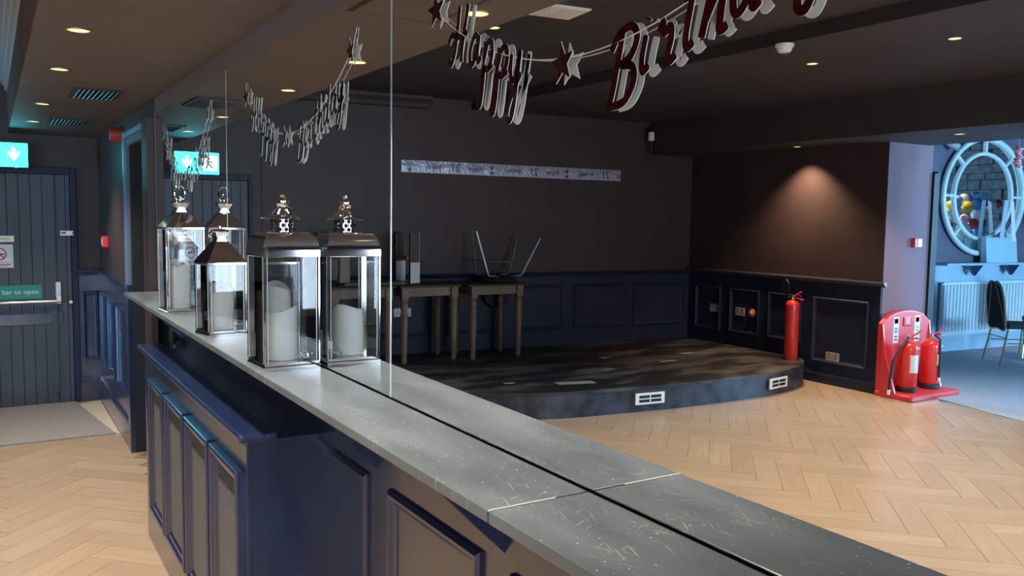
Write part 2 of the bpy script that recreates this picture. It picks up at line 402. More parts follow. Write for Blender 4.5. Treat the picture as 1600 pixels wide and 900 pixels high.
wl = struct('wall_left', MB().box(-8.5, -6.33, 0, .3, -.05, 2.95), wall_brown, 'brown wall with a red call point beside the fire door')
navy_l = MB(T_left).box(-.07, 1.825, 0, .008, 0, 1.12).build('wainscot', navy, wl)
for s0 in (.12, .69, 1.26): MB(T_left).ring(s0, s0+.44, .36, .97, T=Matrix.Translation((0, .008, 0))).build('panel_moulding', navy, wl)
DADO = [(0, 1.105), (.016, 1.110), (.020, 1.128), (.040, 1.138), (.046, 1.150), (.040, 1.162), (0, 1.165)]
SKIRT = [(0, 0), (.026, 0), (.026, .16), (.020, .185), (.010, .205), (.010, .215), (0, .22)]
struct('trim_1', MB(T_left).extrude(DADO, -.07, 1.825), navy, 'navy dado rail left of the dark doorway')
struct('baseboard_left', MB(T_left).extrude(SKIRT, -.06, 1.825), navy)
# doorway left of the mirror
dw = struct('wall_doorway', MB().box(-6.33, -5.2, 0, .3, 2.10, 2.95), wall_brown, 'wall over the dark doorway')
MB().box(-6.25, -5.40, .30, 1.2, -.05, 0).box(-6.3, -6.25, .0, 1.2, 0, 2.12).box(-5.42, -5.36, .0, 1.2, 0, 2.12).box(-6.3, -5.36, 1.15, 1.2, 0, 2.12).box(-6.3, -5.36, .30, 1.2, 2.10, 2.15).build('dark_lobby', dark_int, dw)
ARC = [(0, 0), (.012, 0), (.020, .012), (.020, .045), (.030, .055), (.034, .085), (.026, .10), (0, .10)]
def arch_v(x, side, z0, z1):
    pts = [(x+side*b, -a) for a, b in ARC]
    return MB().prism(pts, z0, z1, 'z')
d2 = struct('door_2', arch_v(-6.25, -1, 1.165, 2.20), mat('architrave_paint', (.10, .135, .20), .35), 'blue grey architrave of the doorway beside the mirror')
arch_m = MATS['architrave_paint']
MB().box(-6.35, -6.25, -.030, 0, 0, 1.165).build('plinth', navy, d2)
MB(frame((-5.30, 0), (-1, 0), (0, -1))).extrude([(a, 2.10+b) for a, b in ARC], -.0, 1.05).build('head_architrave', arch_m, d2)
MB().box(-5.40, -5.205, -.045, 0, 0, 2.20).build('jamb_post', wall_brown, d2, bevel=.006)

# ---- door wall and fire door
wd = struct('wall_door', MB().box(-8.5, -8.225, .1, -1.9, 0, 2.95), wall_brown, 'brown end wall with the fire door')
MB(T_door).box(0, .17, 0, .008, 0, 1.12).box(1.33, 1.42, 0, .008, 0, 1.12).build('wainscot', navy, wd)
MB(T_door).ring(.02, .155, .36, .97, T=Matrix.Translation((0, .008, 0))).build('panel_moulding', navy, wd)
struct('trim_2', MB(T_door).extrude(DADO, 0, .175), navy, 'short navy dado rail beside the fire door')
struct('baseboard_door', MB(T_door).extrude(SKIRT, 0, .175), navy)
dr = thing('door_1', 'grey plank fire door with push bar and green notice', 'door'); dr['kind'] = 'structure'
MB(T_door).box(.175, .22, 0, .035, 0, 2.03).box(1.285, 1.33, 0, .035, 0, 2.03).box(.22, 1.285, 0, .035, 1.975, 2.03).build('door_frame', navy_matt, dr, bevel=.004)
MB(T_door).box(.222, 1.283, .0, .012, .01, 1.973).build('door_backing', black_gap, dr)
y = .345
for i in range(11):
    y1 = min(y+.0868, 1.281)
    if y1-y > .02: MB(T_door).box(y+.001, y1-.001, .010, .028, .012, 1.970).build('plank', door_grey, dr, bevel=.003, seg=1)
    y += .0868
MB(T_door).box(.225, .258, .010, .026, .012, 1.970).build('plank', door_grey, dr, bevel=.003, seg=1)
MB(T_door).box(.260, .343, .010, .027, .012, 1.970).build('plank', door_grey, dr, bevel=.003, seg=1)
MB(T_door).box(.338, .382, .027, .040, .10, 1.970).build('batten', door_grey, dr, bevel=.006)
pb = MB(T_door).tube([(.315, .085, .895), (1.20, .085, .895)], .016, 12).build('push_bar', steel, dr, smooth=True)
for s in (.33, 1.19):
    MB(T_door).box(s-.022, s+.022, .028, .055, .93, 1.06).build('latch_case', steel, dr, bevel=.006)
    MB(T_door).box(s-.018, s+.018, .028, .095, .875, .945).build('bar_bracket', white_pl, dr, bevel=.008)
MB(T_door).box(.30, 1.25, .028, .034, .70, .79).build('kick_rail', navy, dr, bevel=.002)
MB(T_door).tube([(.24, .045, .885), (.24, .075, .885)], .014, 10).build('lock_knob', white_pl, dr, smooth=True)
MB(T_door).box(.205, .305, .028, .040, 1.455, 1.495).box(.215, .262, .040, .062, 1.462, 1.488).tube([(.20, .052, 1.475), (.30, .052, 1.475)], .008, 8).build('slide_bolt', steel, dr)
nt_ = MB(T_door).box(.455, .93, .028, .030, .920, 1.035).build('notice_strip', label_g, dr)
text('lettering', 'Push bar to open', .056, tm(T_door, .672, .0305, .978), label_w, dr)
MB(T_door).box(.645, .90, .028, .036, 1.400, 1.452).build('name_plate', mat('brass_plate', (.72, .66, .52), .35, .3), dr, bevel=.002)
text('lettering', 'STAFF ONLY', .030, tm(T_door, .765, .0365, 1.425), ink, dr)
ns = MB(T_door).box(.655, .885, .028, .031, 1.185, 1.380).build('no_smoking_notice', label_w, dr)
rg = MB(T_door).lathe([(.052, 0), (.052, .0015), (.043, .0015), (.043, 0), (.052, 0)], 24, T=Matrix.Translation((.755, .031, 1.300)) @ Matrix.Rotation(-PI/2, 4, 'X'), cap=False).build('prohibition_ring', ink_red, ns)
MB(T_door).box(-.044, .044, 0, .0022, -.005, .005, T=Matrix.Translation((.755, .031, 1.300)) @ Matrix.Rotation(-PI/4, 4, 'Y')).build('prohibition_bar', ink_red, ns)
MB(T_door).box(-.034, .020, 0, .0012, -.005, .005, T=Matrix.Translation((.755, .031, 1.298))).box(.022, .034, 0, .0012, -.005, .014, T=Matrix.Translation((.755, .031, 1.298))).build('cigarette_mark', ink, ns)
MB(T_door).box(.665, .875, .031, .0315, 1.226, 1.229).box(.675, .865, .031, .0315, 1.208, 1.216).box(.70, .84, .031, .0315, 1.196, 1.201).build('fine_print', ink_red, ns)

# ---- stage wall (runs at a slight angle), far wall, pier reveal
ws = struct('wall_stage', MB(T_stage).box(-.0, LS, -.3, 0, 0, 3.0), wall_brown, 'dark brown wall behind the stage')
MB(T_stage).box(-.0, LS, 0, .012, .2, 1.02).build('wainscot', navy_matt, ws)
def s_of(yv): return (yv-1.42)/(-ev.y)
for a, b in ((1.75, 2.35), (2.5, 3.1), (3.3, 3.98), (4.16, 4.70), (4.86, 5.55), (5.67, 6.39)):
    MB(T_stage).ring(s_of(a), s_of(b), .405, .915, T=Matrix.Translation((0, .012, 0))).build('panel_moulding', navy_matt, ws)
DADO2 = [(0, 1.005), (.018, 1.010), (.022, 1.022), (.040, 1.030), (.046, 1.042), (.040, 1.055), (0, 1.058)]
struct('trim_3', MB(T_stage).extrude(DADO2, 0, LS), navy_matt, 'navy dado rail behind the stage')
wf = struct('wall_far', MB().box(-8.0, -5.05, -6.49, -7.2, 0, 3.0), wall_brown, 'brown wall with a warm pool of lamp light')
MB(T_far).box(0, 2.65, 0, .012, 0, 1.06).build('wainscot', navy_matt, wf)
for a, b, z0 in ((-7.56, -7.14, .37), (-7.0, -6.55, .375), (-6.43, -5.97, .38), (-5.83, -5.17, .215)):
    MB(T_far).ring(a+7.70, b+7.70, z0, .89, T=Matrix.Translation((0, .012, 0))).build('panel_moulding', navy_matt, wf)
DADO3 = [(a, z+.035) for a, z in DADO2]
struct('trim_4', MB(T_far).extrude(DADO3, 0, 2.70), mat('dado_paint', (.05, .048, .055), .35), 'dark dado rail on the wall beside the stage')
struct('baseboard_far', MB(T_far).extrude([(0, 0), (.03, 0), (.03, .09), (.02, .115), (0, .12)], 1.75, 2.66), navy_matt)
MB().box(-5.051, -5.046, -6.495, -7.2, 0, 2.45).build('pier_face', grey_blue, wf)
struct('door_3', MB().box(-5.11, -5.02, -7.2, -7.27, 0, 2.16).box(-5.16, -5.03, -7.27, -7.31, 0, 2.18), black_gap, 'black door edge at the end of the blue grey pier')

# ---- lounge beyond the opening
wo = struct('wall_lounge', MB(T_oth).box(-.2, 6.2, -.3, 0, 0, 3.05), other_wall, 'grey lounge wall with the oval mirror')
MB(T_oth).box(2.6, 6.2, 0, .014, 0, 1.12).build('panelling', other_wood, wo)
struct('baseboard_lounge', MB(T_oth).extrude([(0, 0), (.03, 0), (.03, .17), (.022, .20), (.022, .22), (0, .23)], 2.5, 6.2, T=Matrix.Translation((0, .014, 0))), other_wood)
we = struct('wall_end', MB().box(-6.6, -2.3, -12.6, -12.9, 0, 3.05).box(.5, 4.7, -12.6, -12.9, 0, 3.05).box(-2.3, .5, -12.6, -12.9, 0, .7).box(-2.3, .5, -12.6, -12.9, 2.5, 3.05), mat('mortar', (.05, .05, .055), .8), 'grey stone clad end wall of the lounge')
stone_m = noisy('grey_stone', (.10, .105, .115), (.20, .21, .23), 9, .8, bump=.4, bscale=30)
z = .05
while z < 2.95:
    h = random.uniform(.09, .16); x = -6.3+random.uniform(-.2, 0)
    while x < -2.5:
        l = random.uniform(.25, .6)
        MB().box(x+.006, min(x+l, -2.35)-.006, -12.6, -12.6+random.uniform(.025, .06), z+.005, min(z+h, 2.98)-.005).build('stone', stone_m, we)
        x += l
    z += h
win_m = mat('window_frame_paint', (.5, .5, .5), .4)
wi = struct('window_1', MB().box(-2.3, .5, -12.62, -12.70, .7, .76).box(-2.3, .5, -12.62, -12.70, 2.44, 2.5).box(-2.3, -2.24, -12.62, -12.70, .7, 2.5).box(.44, .5, -12.62, -12.70, .7, 2.5).box(-.93, -.87, -12.62, -12.70, .7, 2.5), win_m, 'unseen white window added in the stone clad lounge wall for daylight')  # unseen window, invented to bring daylight into the lounge
MB().box(-2.24, .44, -12.655, -12.661, .76, 2.44).build('pane', glass, wi)
struct('wall_light_block', MB().box(-3.3, 4.6, -6.55, -7.1, 0, 2.45), wall_brown, 'unseen partition added between function room and lounge to block light')  # unseen wall, placed to keep lounge light off the stage wall
# street side wall behind the camera, with added windows and an added door
wr = struct('wall_right', MB().box(2.6, 2.9, .3, -.14, 0, 3.05).box(2.6, 2.9, -.14, -.90, 2.17, 3.05).box(2.6, 2.9, -.90, -1.8, 0, 3.05).box(2.6, 2.9, -4.9, -6.55, 0, 3.05).box(2.6, 2.9, -1.8, -4.9, 0, .75).box(2.6, 2.9, -1.8, -4.9, 2.35, 3.05), wall_brown, 'street wall of the function room with one added wide window')
d4 = struct('door_4', MB().box(2.62, 2.68, -.14, -.20, 0, 2.17).box(2.62, 2.68, -.84, -.90, 0, 2.17).box(2.62, 2.68, -.20, -.84, 2.10, 2.17).box(2.62, 2.68, -.20, -.84, 0, .14), win_m, 'unseen glazed entrance door added for daylight')  # unseen door, invented to let daylight reach the lanterns
MB().box(2.645, 2.651, -.20, -.84, .14, 2.10).build('pane', glass, d4)
wr2 = struct('wall_lounge_right', MB().box(4.5, 4.8, -7.1, -7.4, 0, 3.05).box(4.5, 4.8, -9.3, -12.9, 0, 3.05).box(4.5, 4.8, -7.4, -9.3, 0, .75).box(4.5, 4.8, -7.4, -9.3, 2.35, 3.05), wall_brown, 'street wall of the lounge with one added window')
for i, (xw, ya, yb) in enumerate(((2.6, -1.8, -4.9), (4.5, -7.4, -9.3))):  # unseen windows, invented to supply daylight to both rooms
    ym = (ya+yb)/2
    wn = struct('window_%d' % (i+2), MB().box(xw+.02, xw+.1, ya, yb, .75, .81).box(xw+.02, xw+.1, ya, yb, 2.29, 2.35).box(xw+.02, xw+.1, ya, ya-.06, .75, 2.35).box(xw+.02, xw+.1, yb+.06, yb, .75, 2.35).box(xw+.02, xw+.1, ym-.03, ym+.03, .75, 2.35), win_m, ('unseen wide window added to light the function room', 'unseen window added to light the lounge')[i])
    MB().box(xw+.055, xw+.061, ya-.06, yb+.06, .81, 2.29).build('pane', glass, wn)

# ---- ceilings
struct('ceiling', MB().box(-8.5, 4.8, .1, -.665, ZC, 2.95), ceil_brown, 'low brown ceiling strip along the mirror')
struct('ceiling_recess', MB().box(-8.5, 4.8, -.665, -3.58, 2.89, 3.1), ceil_dark, 'recessed dark ceiling')
struct('ceiling_main', MB().box(-8.5, 4.8, -3.58, -5.85, 2.80, 3.1), ceil_dark, 'dark main ceiling with downlights')
struct('ceiling_soffit', MB().box(-8.5, 4.8, -5.85, -7.12, 2.43, 3.1), ceil_dark, 'lowered soffit over the opening')
struct('ceiling_lounge', MB().box(-7.2, 4.8, -7.12, -12.9, 3.0, 3.15), ceil_dark, 'lounge ceiling')
cp = [(0, 0)]
for i in range(6):
    a = i*.022; b = i*.045; cp += [(a+.012, b+.004), (a+.020, b+.020), (a+.020, b+.036), (a+.022, b+.045)]
cp += [(.14, .29), (0, .29)]
struct('trim_5', MB(frame((4.4, -.665, 2.60), (-1, 0), (0, -1))).extrude(cp, 0, 12.3), mat('cornice_paint', (.32, .36, .38), .5), 'ribbed cornice at the edge of the low ceiling')
struct('trim_6', MB(T_stage).extrude([(0, 2.77), (.03, 2.78), (.05, 2.82), (.09, 2.86), (.10, 2.89), (0, 2.89)], .2, 1.7), ceil_dark, 'small cornice over the stage wall')
# ================================================================== THINGS
# ---- mirror panels standing on the shelf
mx = [-5.2, -3.5, -1.87, -.2, 1.47]
mlab = ['frameless mirror panel next to the dark doorway', 'frameless mirror panel behind the two pointed lanterns', 'frameless mirror panel behind the large curved roof lantern', 'frameless mirror panel at the camera end of the shelf']
mlab = ['frameless mirror panel beside the dark doorway, behind the far tall lantern', 'frameless mirror panel between two seams, behind the large curved roof lantern', 'wide frameless mirror panel showing the stage and the fire extinguishers', 'frameless mirror panel at the near end of the shelf']
for i in range(4):
    t = thing('mirror_panel', mlab[i], 'mirror', ((mx[i]+mx[i+1])/2, 0, zs), group='mirror panels along the shelf')
    hw = (mx[i+1]-mx[i])/2
    MB().box(-hw+.003, hw-.003, 0, .006, .001, 1.003).build('silvered_glass', mirror_m, t)
    MB().box(-hw, -hw+.003, -.0008, .006, .001, 1.003).build('polished_edge', edge_glass, t)
    MB().box(hw-.003, hw, -.0008, .006, .001, 1.003).build('polished_edge', edge_glass, t)

# ---- shelf
sh = thing('shelf', 'worn grey painted shelf running along the foot of the mirrors', 'shelf', (-2, -.1, zs))
for a, b in ((-5.10, -1.068), (-1.064, 1.5)):
    MB().box(a+2, b+2, -.192+.1, -.006+.1, -.020, 0).build('shelf_board', shelf_m, sh, bevel=.0025, seg=2)
MB().box(-3.1, 3.5, .0941, .18, -.026, -.004).build('shadow_gap', black_gap, sh)
for x in (-4.83, -4.15, -3.50, -2.82, -2.142, -1.465, -.79, -.11, .57):
    dp = -.26 if x > -2.5 or x < -4.7 else -.215
    MB().prism([(.18, -.0205), (.18, dp), (-.055, -.0205)], x+2-.011, x+2+.011, 'x').build('bracket', navy, sh)
MB().box(.9322, .9358, -.0915, .03, -.0015, .0004).build('chipped_joint', mat('pale_undercoat', (.5, .5, .46), .6), sh)
MB().box(-3.1, 3.5, .155, .18, -.05, -.021).build('batten', navy, sh)

# ---- radiator cover
rc = thing('radiator_cover', 'navy radiator cover with four mesh panels under the shelf', 'radiator cover', (-3.61, 0, 0))
X0, X1 = -4.59+3.61, -2.585+3.61
MB().box(X0, X1, -.165, -.147, 0, .945).box(X0, X0+.018, -.147, .078, 0, .945).box(X1-.018, X1, -.147, .078, 0, .945).build('case', navy, rc, bevel=.002, seg=1)
MB().box(X0, X1+.006, -.165, .078, .945, .960).build('top_panel', navy, rc, bevel=.002, seg=1)
MB().box(X0-.05, X1+.03, -.195, -.075, .9605, .988).build('cap_board', navy, rc, bevel=.011, seg=4)
for i, (a, b) in enumerate(((-4.36, -3.965), (-3.925, -3.50), (-3.455, -3.045), (-3.005, -2.615))):
    a += 3.61; b += 3.61
    fr = MB(frame((0, -.165, 0), (-1, 0), (0, -1))).ring(-b, -a, .205, .86, ((0, 0), (0, .021), (.003, .026), (.012, .028), (.022, .025), (.030, .017), (.040, .015), (.048, .007), (.056, .004), (.056, 0))).build('panel_frame', navy, rc)
    MB().box(a+.050, b-.050, -.1656, -.1652, .25, .815).build('grille_backing', black_gap, fr)
    g = MB(); z_ = .262
    while z_ < .806: g.box(a+.052, b-.052, -.1700, -.1664, z_-.0024, z_+.0024); z_ += .0115
    x_ = a+.075
    while x_ < b-.06: g.box(x_-.0010, x_+.0010, -.1664, -.1657, .255, .81); x_ += .02
    go = g.build('mesh_grille', wire_m, fr); go['kind'] = 'stuff'

# ---- lanterns
def sq_ring(b, h0, h1, z, z1, t=None):
    pass
def roof(mb, prof):          # square lofted roof, prof of (half size, z)
    vs = []; fs = []
    for a, z in prof: vs += [(-a, -a, z), (a, -a, z), (a, a, z), (-a, a, z)]
    for i in range(len(prof)-1):
        for q in range(4): fs.append((i*4+q, i*4+(q+1) % 4, i*4+4+(q+1) % 4, i*4+4+q))
    fs.append((0, 3, 2, 1)); k = (len(prof)-1)*4; fs.append((k, k+1, k+2, k+3)); return mb.add(vs, fs)
def lantern(label, loc, rz, a, he, kind):
    t = thing('lantern', label, 'lantern', loc, rz, 'glass lanterns on the shelf')
    roof(MB(), [(a, .0), (a, .010), (a-.003, .013), (a-.003, .020)]).build('base_plate', chrome, t)
    roof(MB(), [(a-.002, he-.007), (a, he-.005), (a, he)]).build('top_frame', chrome, t)
    p = .0042
    for sx in (-1, 1):
        for sy in (-1, 1):
            cx, cy = sx*(a-p/2-.001), sy*(a-p/2-.001)
            MB().box(cx-p/2, cx+p/2, cy-p/2, cy+p/2, .018, he-.006).build('corner_post', chrome, t)
    for q in range(4):
        R = Matrix.Rotation(q*PI/2, 4, 'Z')
        MB().box(-a+.010, a-.010, -a+.0028, -a+.0050, .020, he-.007, T=R).build('pane', glass, t)
        MB().box(-a+.010, -a+.0125, -a+.0012, -a+.0026, .020, he-.007, T=R).box(a-.0125, a-.010, -a+.0012, -a+.0026, .020, he-.007, T=R).build('bevel_strip', edge_glass, t)
    if kind == 'curved':
        pr = []
        for i in range(9):
            f = i/8; pr.append((a*(.62+.38*math.cos(f*PI/2)**.9), he+.064*math.sin(f*PI/2)))
        r = roof(MB(), pr).build('roof', chrome, t, smooth=True)
        z = he+.064
        MB().lathe([(.034, z), (.034, z+.038), (.031, z+.038), (.031, z)], 20, cap=False).build('vent_collar', chrome, t, smooth=True)
        for k in range(3):
            for j in range(12):
                an = (j+.5*(k % 2))*PI/6
                MB().lathe([(.0001, -.001), (.0058, 0), (.0001, .0022)], 8, T=Matrix.Rotation(an, 4, 'Z') @ Matrix.Translation((.0345, 0, z+.007+k*.012)) @ Matrix.Rotation(PI/2, 4, 'Y')).build('vent_hole', black_gap if (j+k) % 2 else gilt, t) if False else None
        vb = MB()
        for k in range(3):
            for j in range(12):
                an = (j+.5*(k % 2))*PI/6
                vb.lathe([(.0001, -.001), (.0062, 0), (.0001, .0016)], 8, T=Matrix.Rotation(an, 4, 'Z') @ Matrix.Translation((.0343, 0, z+.007+k*.012)) @ Matrix.Rotation(PI/2, 4, 'Y'))
        vo = vb.build('vent_holes', black_gap, t); vo['kind'] = 'stuff'
        MB().lathe([(.001, z+.038), (.056, z+.036), (.060, z+.038), (.054, z+.043), (.030, z+.048), (.026, z+.056), (.018, z+.064), (.016, z+.070), (.020, z+.078), (.020, z+.088), (.012, z+.096), (.007, z+.099), (.008, z+.104), (.005, z+.108), (.0001, z+.109)], 24).build('finial', chrome, t, smooth=True)
        MB().tube([(.0+.058*math.cos(q)*.9*0, -.02+.058*q, z+.078-.038*q*q) for q in (-1, -.6, -.3, 0)] if False else [(.018, .0, z+.080), (.032, .010, z+.072), (.046, .018, z+.052), (.050, .020, z+.043)], .0028, 8).build('handle', chrome, t, smooth=True)
        MB().tube([(-.018, .0, z+.080), (-.032, .010, z+.072), (-.046, .018, z+.052), (-.050, .020, z+.043)], .0028, 8).build('handle', chrome, t, smooth=True)
        top = z+.109
    else:
        hr = kind[0]; b = kind[1]
        roof(MB(), [(a*1.02, he), (a*1.02, he+.003), (b, he+hr), (b*.9, he+hr)]).build('roof', chrome, t)
        z = he+hr
        nk = MB()
        for q in range(4):
            R = Matrix.Rotation(q*PI/2, 4, 'Z')
            nk.prism([(-b*.85, z), (b*.85, z), (0, z+kind[2])], -b*.85, -b*.85+.0015, 'y', T=R)
            nk.prism([(-b*1.25, z+kind[2]), (b*1.25, z+kind[2]), (b*.85, z), (0, z+kind[2]*.9), (-b*.85, z)], -b*.80, -b*.80+.001, 'y', T=R) if False else None
        nk.build('open_neck', chrome, t)
        MB().add([(c[0]*k_, c[1]*k_, z_) for z_, k_ in ((z, b*.45), (z+kind[2], b*1.25)) for c in ((-1, -1), (1, -1), (1, 1), (-1, 1))], [(0, 1, 5, 4), (1, 2, 6, 5), (2, 3, 7, 6), (3, 0, 4, 7)]).build('flared_collar', chrome, t)
        MB().lathe([(.0001, z+kind[2]-.001), (b*1.55, z+kind[2]-.004), (b*1.6, z+kind[2]), (b*1.2, z+kind[2]+.006), (.006, z+kind[2]+.009), (.006, z+kind[2]+.018), (.0001, z+kind[2]+.019)], 24).build('cap', chrome, t, smooth=True)
        z += kind[2]+.004
        if kind[3]:      # swing handle pulled upright
            MB().tube([(.0, .022*math.sin(q)*(1 if q < PI else 1), z+.038-.034*math.cos(q)) for q in [i*2*PI/20 for i in range(20)]], .0035, 8, closed=True).build('handle', chrome, t, smooth=True)
            MB().tube([(.012*math.sin(q), .004, z+.020-.016*math.cos(q)) for q in [i*2*PI/14 for i in range(14)]], .0025, 8, closed=True).build('hanging_link', chrome, t, smooth=True)
        else:            # handle lying to one side
            MB().tube([(-.028*math.sin(q)-.030, -.028*math.cos(q), z-.012-.018*math.sin(q)) for q in [i*PI/10 for i in range(11)]], .0035, 8).build('handle', chrome, t, smooth=True)
    return t
def candle(label, x, y, z, r, h, ph):
    t = thing('pillar_candle', label, 'candle', (x, y, z), ph, 'ivory pillar candles in the lanterns')
    vs = []; fs = []; n = 28
    rings = [(r*.97, 0, 0), (r, .004, 0), (r, h-.02, 1), (r*.97, h-.004, 1), (r*.90, h, 1), (r*.70, h-.010, 1), (r*.3, h-.014, .6), (.001, h-.015, 0)]
    for rad, zz, tl in rings:
        for i in range(n):
            an = 2*PI*i/n; c = math.cos(an)
            tilt = tl*(.5*.026*c+.006*math.sin(2*an)-.5*.026)
            vs.append((rad*c, rad*math.sin(an), zz+tilt))
    for k in range(len(rings)-1):
        for i in range(n): j = (i+1) % n; fs.append((k*n+i, k*n+j, k*n+n+j, k*n+n+i))
    fs.append(tuple(reversed(range(n))))
    MB().add(vs, fs).build('wax_body', wax, t, smooth=True)
    MB().tube([(0, 0, h-.032), (.002, 0, h-.010)], .0018, 6).build('wick', wick, t)
    return t
lantern('large polished lantern with curved roof and pierced collar, touching the mirror', (-2.428, -.0945, zs), .03, .082, .325, 'curved')
candle('ivory pillar candle inside the curved roof lantern', -2.425, -.102, zs+.021, .046, .150, .4)
lantern('small polished lantern with pointed roof, handle lying to one side', (-3.165, -.105, zs), .14, .070, .262, (.078, .022, .036, False))
candle('ivory pillar candle inside the small pointed lantern', -3.165, -.105, zs+.021, .045, .165, 2.6)
lantern('tall polished lantern with pointed roof and upright handle, farthest along the shelf', (-3.97, -.094, zs), .06, .081, .375, (.070, .026, .040, True))
candle('tall ivory pillar candle inside the farthest pointed lantern', -3.97, -.100, zs+.021, .046, .215, 3.0)
gm = MB()
for i in range(26):
    s = random.uniform(.003, .0055)
    gm.lathe([(.0001, -s), (s, 0), (.0001, s)], 5, T=Matrix.Translation((-2.395+random.uniform(-.025, .030), -.052+random.uniform(-.022, .028), zs+.0255+random.uniform(0, .014))) @ Euler((random.random()*3, random.random()*3, 0)).to_matrix().to_4x4())
tag(gm.build('crystal_gems', mat('crystal', (.85, .95, .92), .05, .35)), 'heap of tiny clear gems beside the candle in the curved roof lantern', 'gems', kind='stuff')

# ---- birthday banners: foil fronted card letters on a string, hung flat against the mirror
def cr(pts, n=7):
    P = [pts[0]]+list(pts)+[pts[-1]]; out = []
    for i in range(1, len(P)-2):
        for k in range(n):
            t = k/n; p0, p1, p2, p3 = P[i-1], P[i], P[i+1], P[i+2]
            out.append(tuple(.5*((2*p1[c])+(-p0[c]+p2[c])*t+(2*p0[c]-5*p1[c]+4*p2[c]-p3[c])*t*t+(-p0[c]+3*p1[c]-3*p2[c]+p3[c])*t**3) for c in (0, 1)))
    out.append(pts[-1]); return out
STR = {
 'H': [[(-.35, .15), (-.15, -.1), (.15, .35), (.30, 1.1), (.42, 2.1)], [(-.45, .75), (-.2, 1.05), (.3, .95), (.8, .85), (1.25, 1.0)], [(1.20, 2.05), (.98, 1.2), (.80, .35), (.80, -.1)]],
 'a': [[(.75, .85), (.40, 1.02), (.05, .55), (.10, .05), (.35, .0), (.65, .5), (.80, 1.0)], [(.80, 1.0), (.70, .35), (.80, .02), (1.05, .15)]],
 'p': [[(.30, 1.05), (.15, .2), (-.02, -.7), (-.12, -1.15), (.05, -1.25), (.18, -.7), (.25, .2)], [(.22, .45), (.45, .98), (.80, .95), (.85, .45), (.58, .02), (.28, .15)], [(.58, .02), (.95, .15)]],
 'y': [[(.12, 1.0), (.10, .45), (.25, .05), (.55, .25), (.75, .95)], [(.80, 1.05), (.68, .2), (.52, -.8), (.30, -1.3), (.02, -1.2), (.10, -.75), (.55, -.15), (.95, .25)]],
 'B': [[(.42, 2.1), (.28, 1.2), (.10, .3), (-.05, -.10)], [(-.10, 1.55), (.25, 2.0), (.85, 2.15), (1.15, 1.80), (.90, 1.30), (.40, 1.08)], [(.40, 1.08), (1.0, 1.0), (1.15, .55), (.75, .02), (.05, -.10)]],
 'i': [[(.25, 1.0), (.12, .35), (.22, .0), (.50, .15)], [(.32, 1.38), (.36, 1.46)]],
 'r': [[(.10, .85), (.25, 1.1), (.30, .80), (.62, .92), (.68, .60), (.58, .2), (.72, .0), (.95, .15)]],
 't': [[(.45, 2.0), (.30, 1.1), (.18, .3), (.28, .0), (.55, .12)], [(-.05, 1.30), (.35, 1.38), (.80, 1.45)]],
 'h': [[(.42, 2.1), (.28, 1.1), (.12, .3), (.05, -.05)], [(.14, .35), (.45, .92), (.72, .95), (.72, .45), (.74, .05), (1.02, .15)]],
 'd': [[(.75, .85), (.40, 1.02), (.05, .55), (.10, .05), (.35, .0), (.68, .45), (.92, 1.4), (1.02, 2.1)], [(.86, 1.1), (.76, .35), (.84, .02), (1.08, .15)]]}
XH = .050; SW = .0064; TH = .0007
def stroke_mesh(mb, pts, wd):
    P = cr(pts); n = len(P); L = []; R = []
    for i in range(n):
        a = P[max(i-1, 0)]; b = P[min(i+1, n-1)]; t = Vector((b[0]-a[0], b[1]-a[1])); t = t.normalized() if t.length > 1e-9 else Vector((1, 0))
        nn = Vector((-t.y, t.x))*wd*(1.0 if 0 < i < n-1 else .7)
        L.append((P[i][0]+nn.x, P[i][1]+nn.y)); R.append((P[i][0]-nn.x, P[i][1]-nn.y))
    v = []; f = []; m = []
    for yy in (-TH, TH):
        for l, r in zip(L, R): v += [(l[0], yy, l[1]), (r[0], yy, r[1])]
    o2 = 2*n
    for i in range(n-1):
        a = 2*i
        mb_f = (a, a+1, a+3, a+2); mb.add(v, [mb_f], 0) if False else None
        f.append((a, a+1, a+3, a+2)); m.append(0)
        f.append((o2+a, o2+a+2, o2+a+3, o2+a+1)); m.append(1)
        f.append((a, a+2, o2+a+2, o2+a)); m.append(1); f.append((a+1, o2+a+1, o2+a+3, a+3)); m.append(1)
    o = len(mb.v); mb.v += v; mb.f += [tuple(o+i for i in q) for q in f]; mb.m += m
def letter_mesh(ch):
    mb = MB(); sh = .10
    for st in STR[ch]: stroke_mesh(mb, [((x+sh*z)*XH*.90, z*XH) for x, z in st], SW)
    me = bpy.data.meshes.new('letter'); me.from_pydata(mb.v, [], mb.f); me.materials.append(foil_red); me.materials.append(card_w)
    for p, i in zip(me.polygons, mb.m): p.material_index = i
    return me
LM = {c: letter_mesh(c) for c in STR}
def star_mesh():
    mb = MB(); poly = []
    for i in range(10):
        r = .036 if i % 2 == 0 else .0155; an = PI/2+i*PI/5+.12; poly.append((r*math.cos(an), r*math.sin(an)))
    mb.prism(poly, -TH, TH, 'y', 0, None, 1, 1)
    me = bpy.data.meshes.new('star'); me.from_pydata(mb.v, [], mb.f); me.materials.append(foil_red); me.materials.append(card_w)
    for p, i in zip(me.polygons, mb.m): p.material_index = i
    return me
SM = star_mesh()
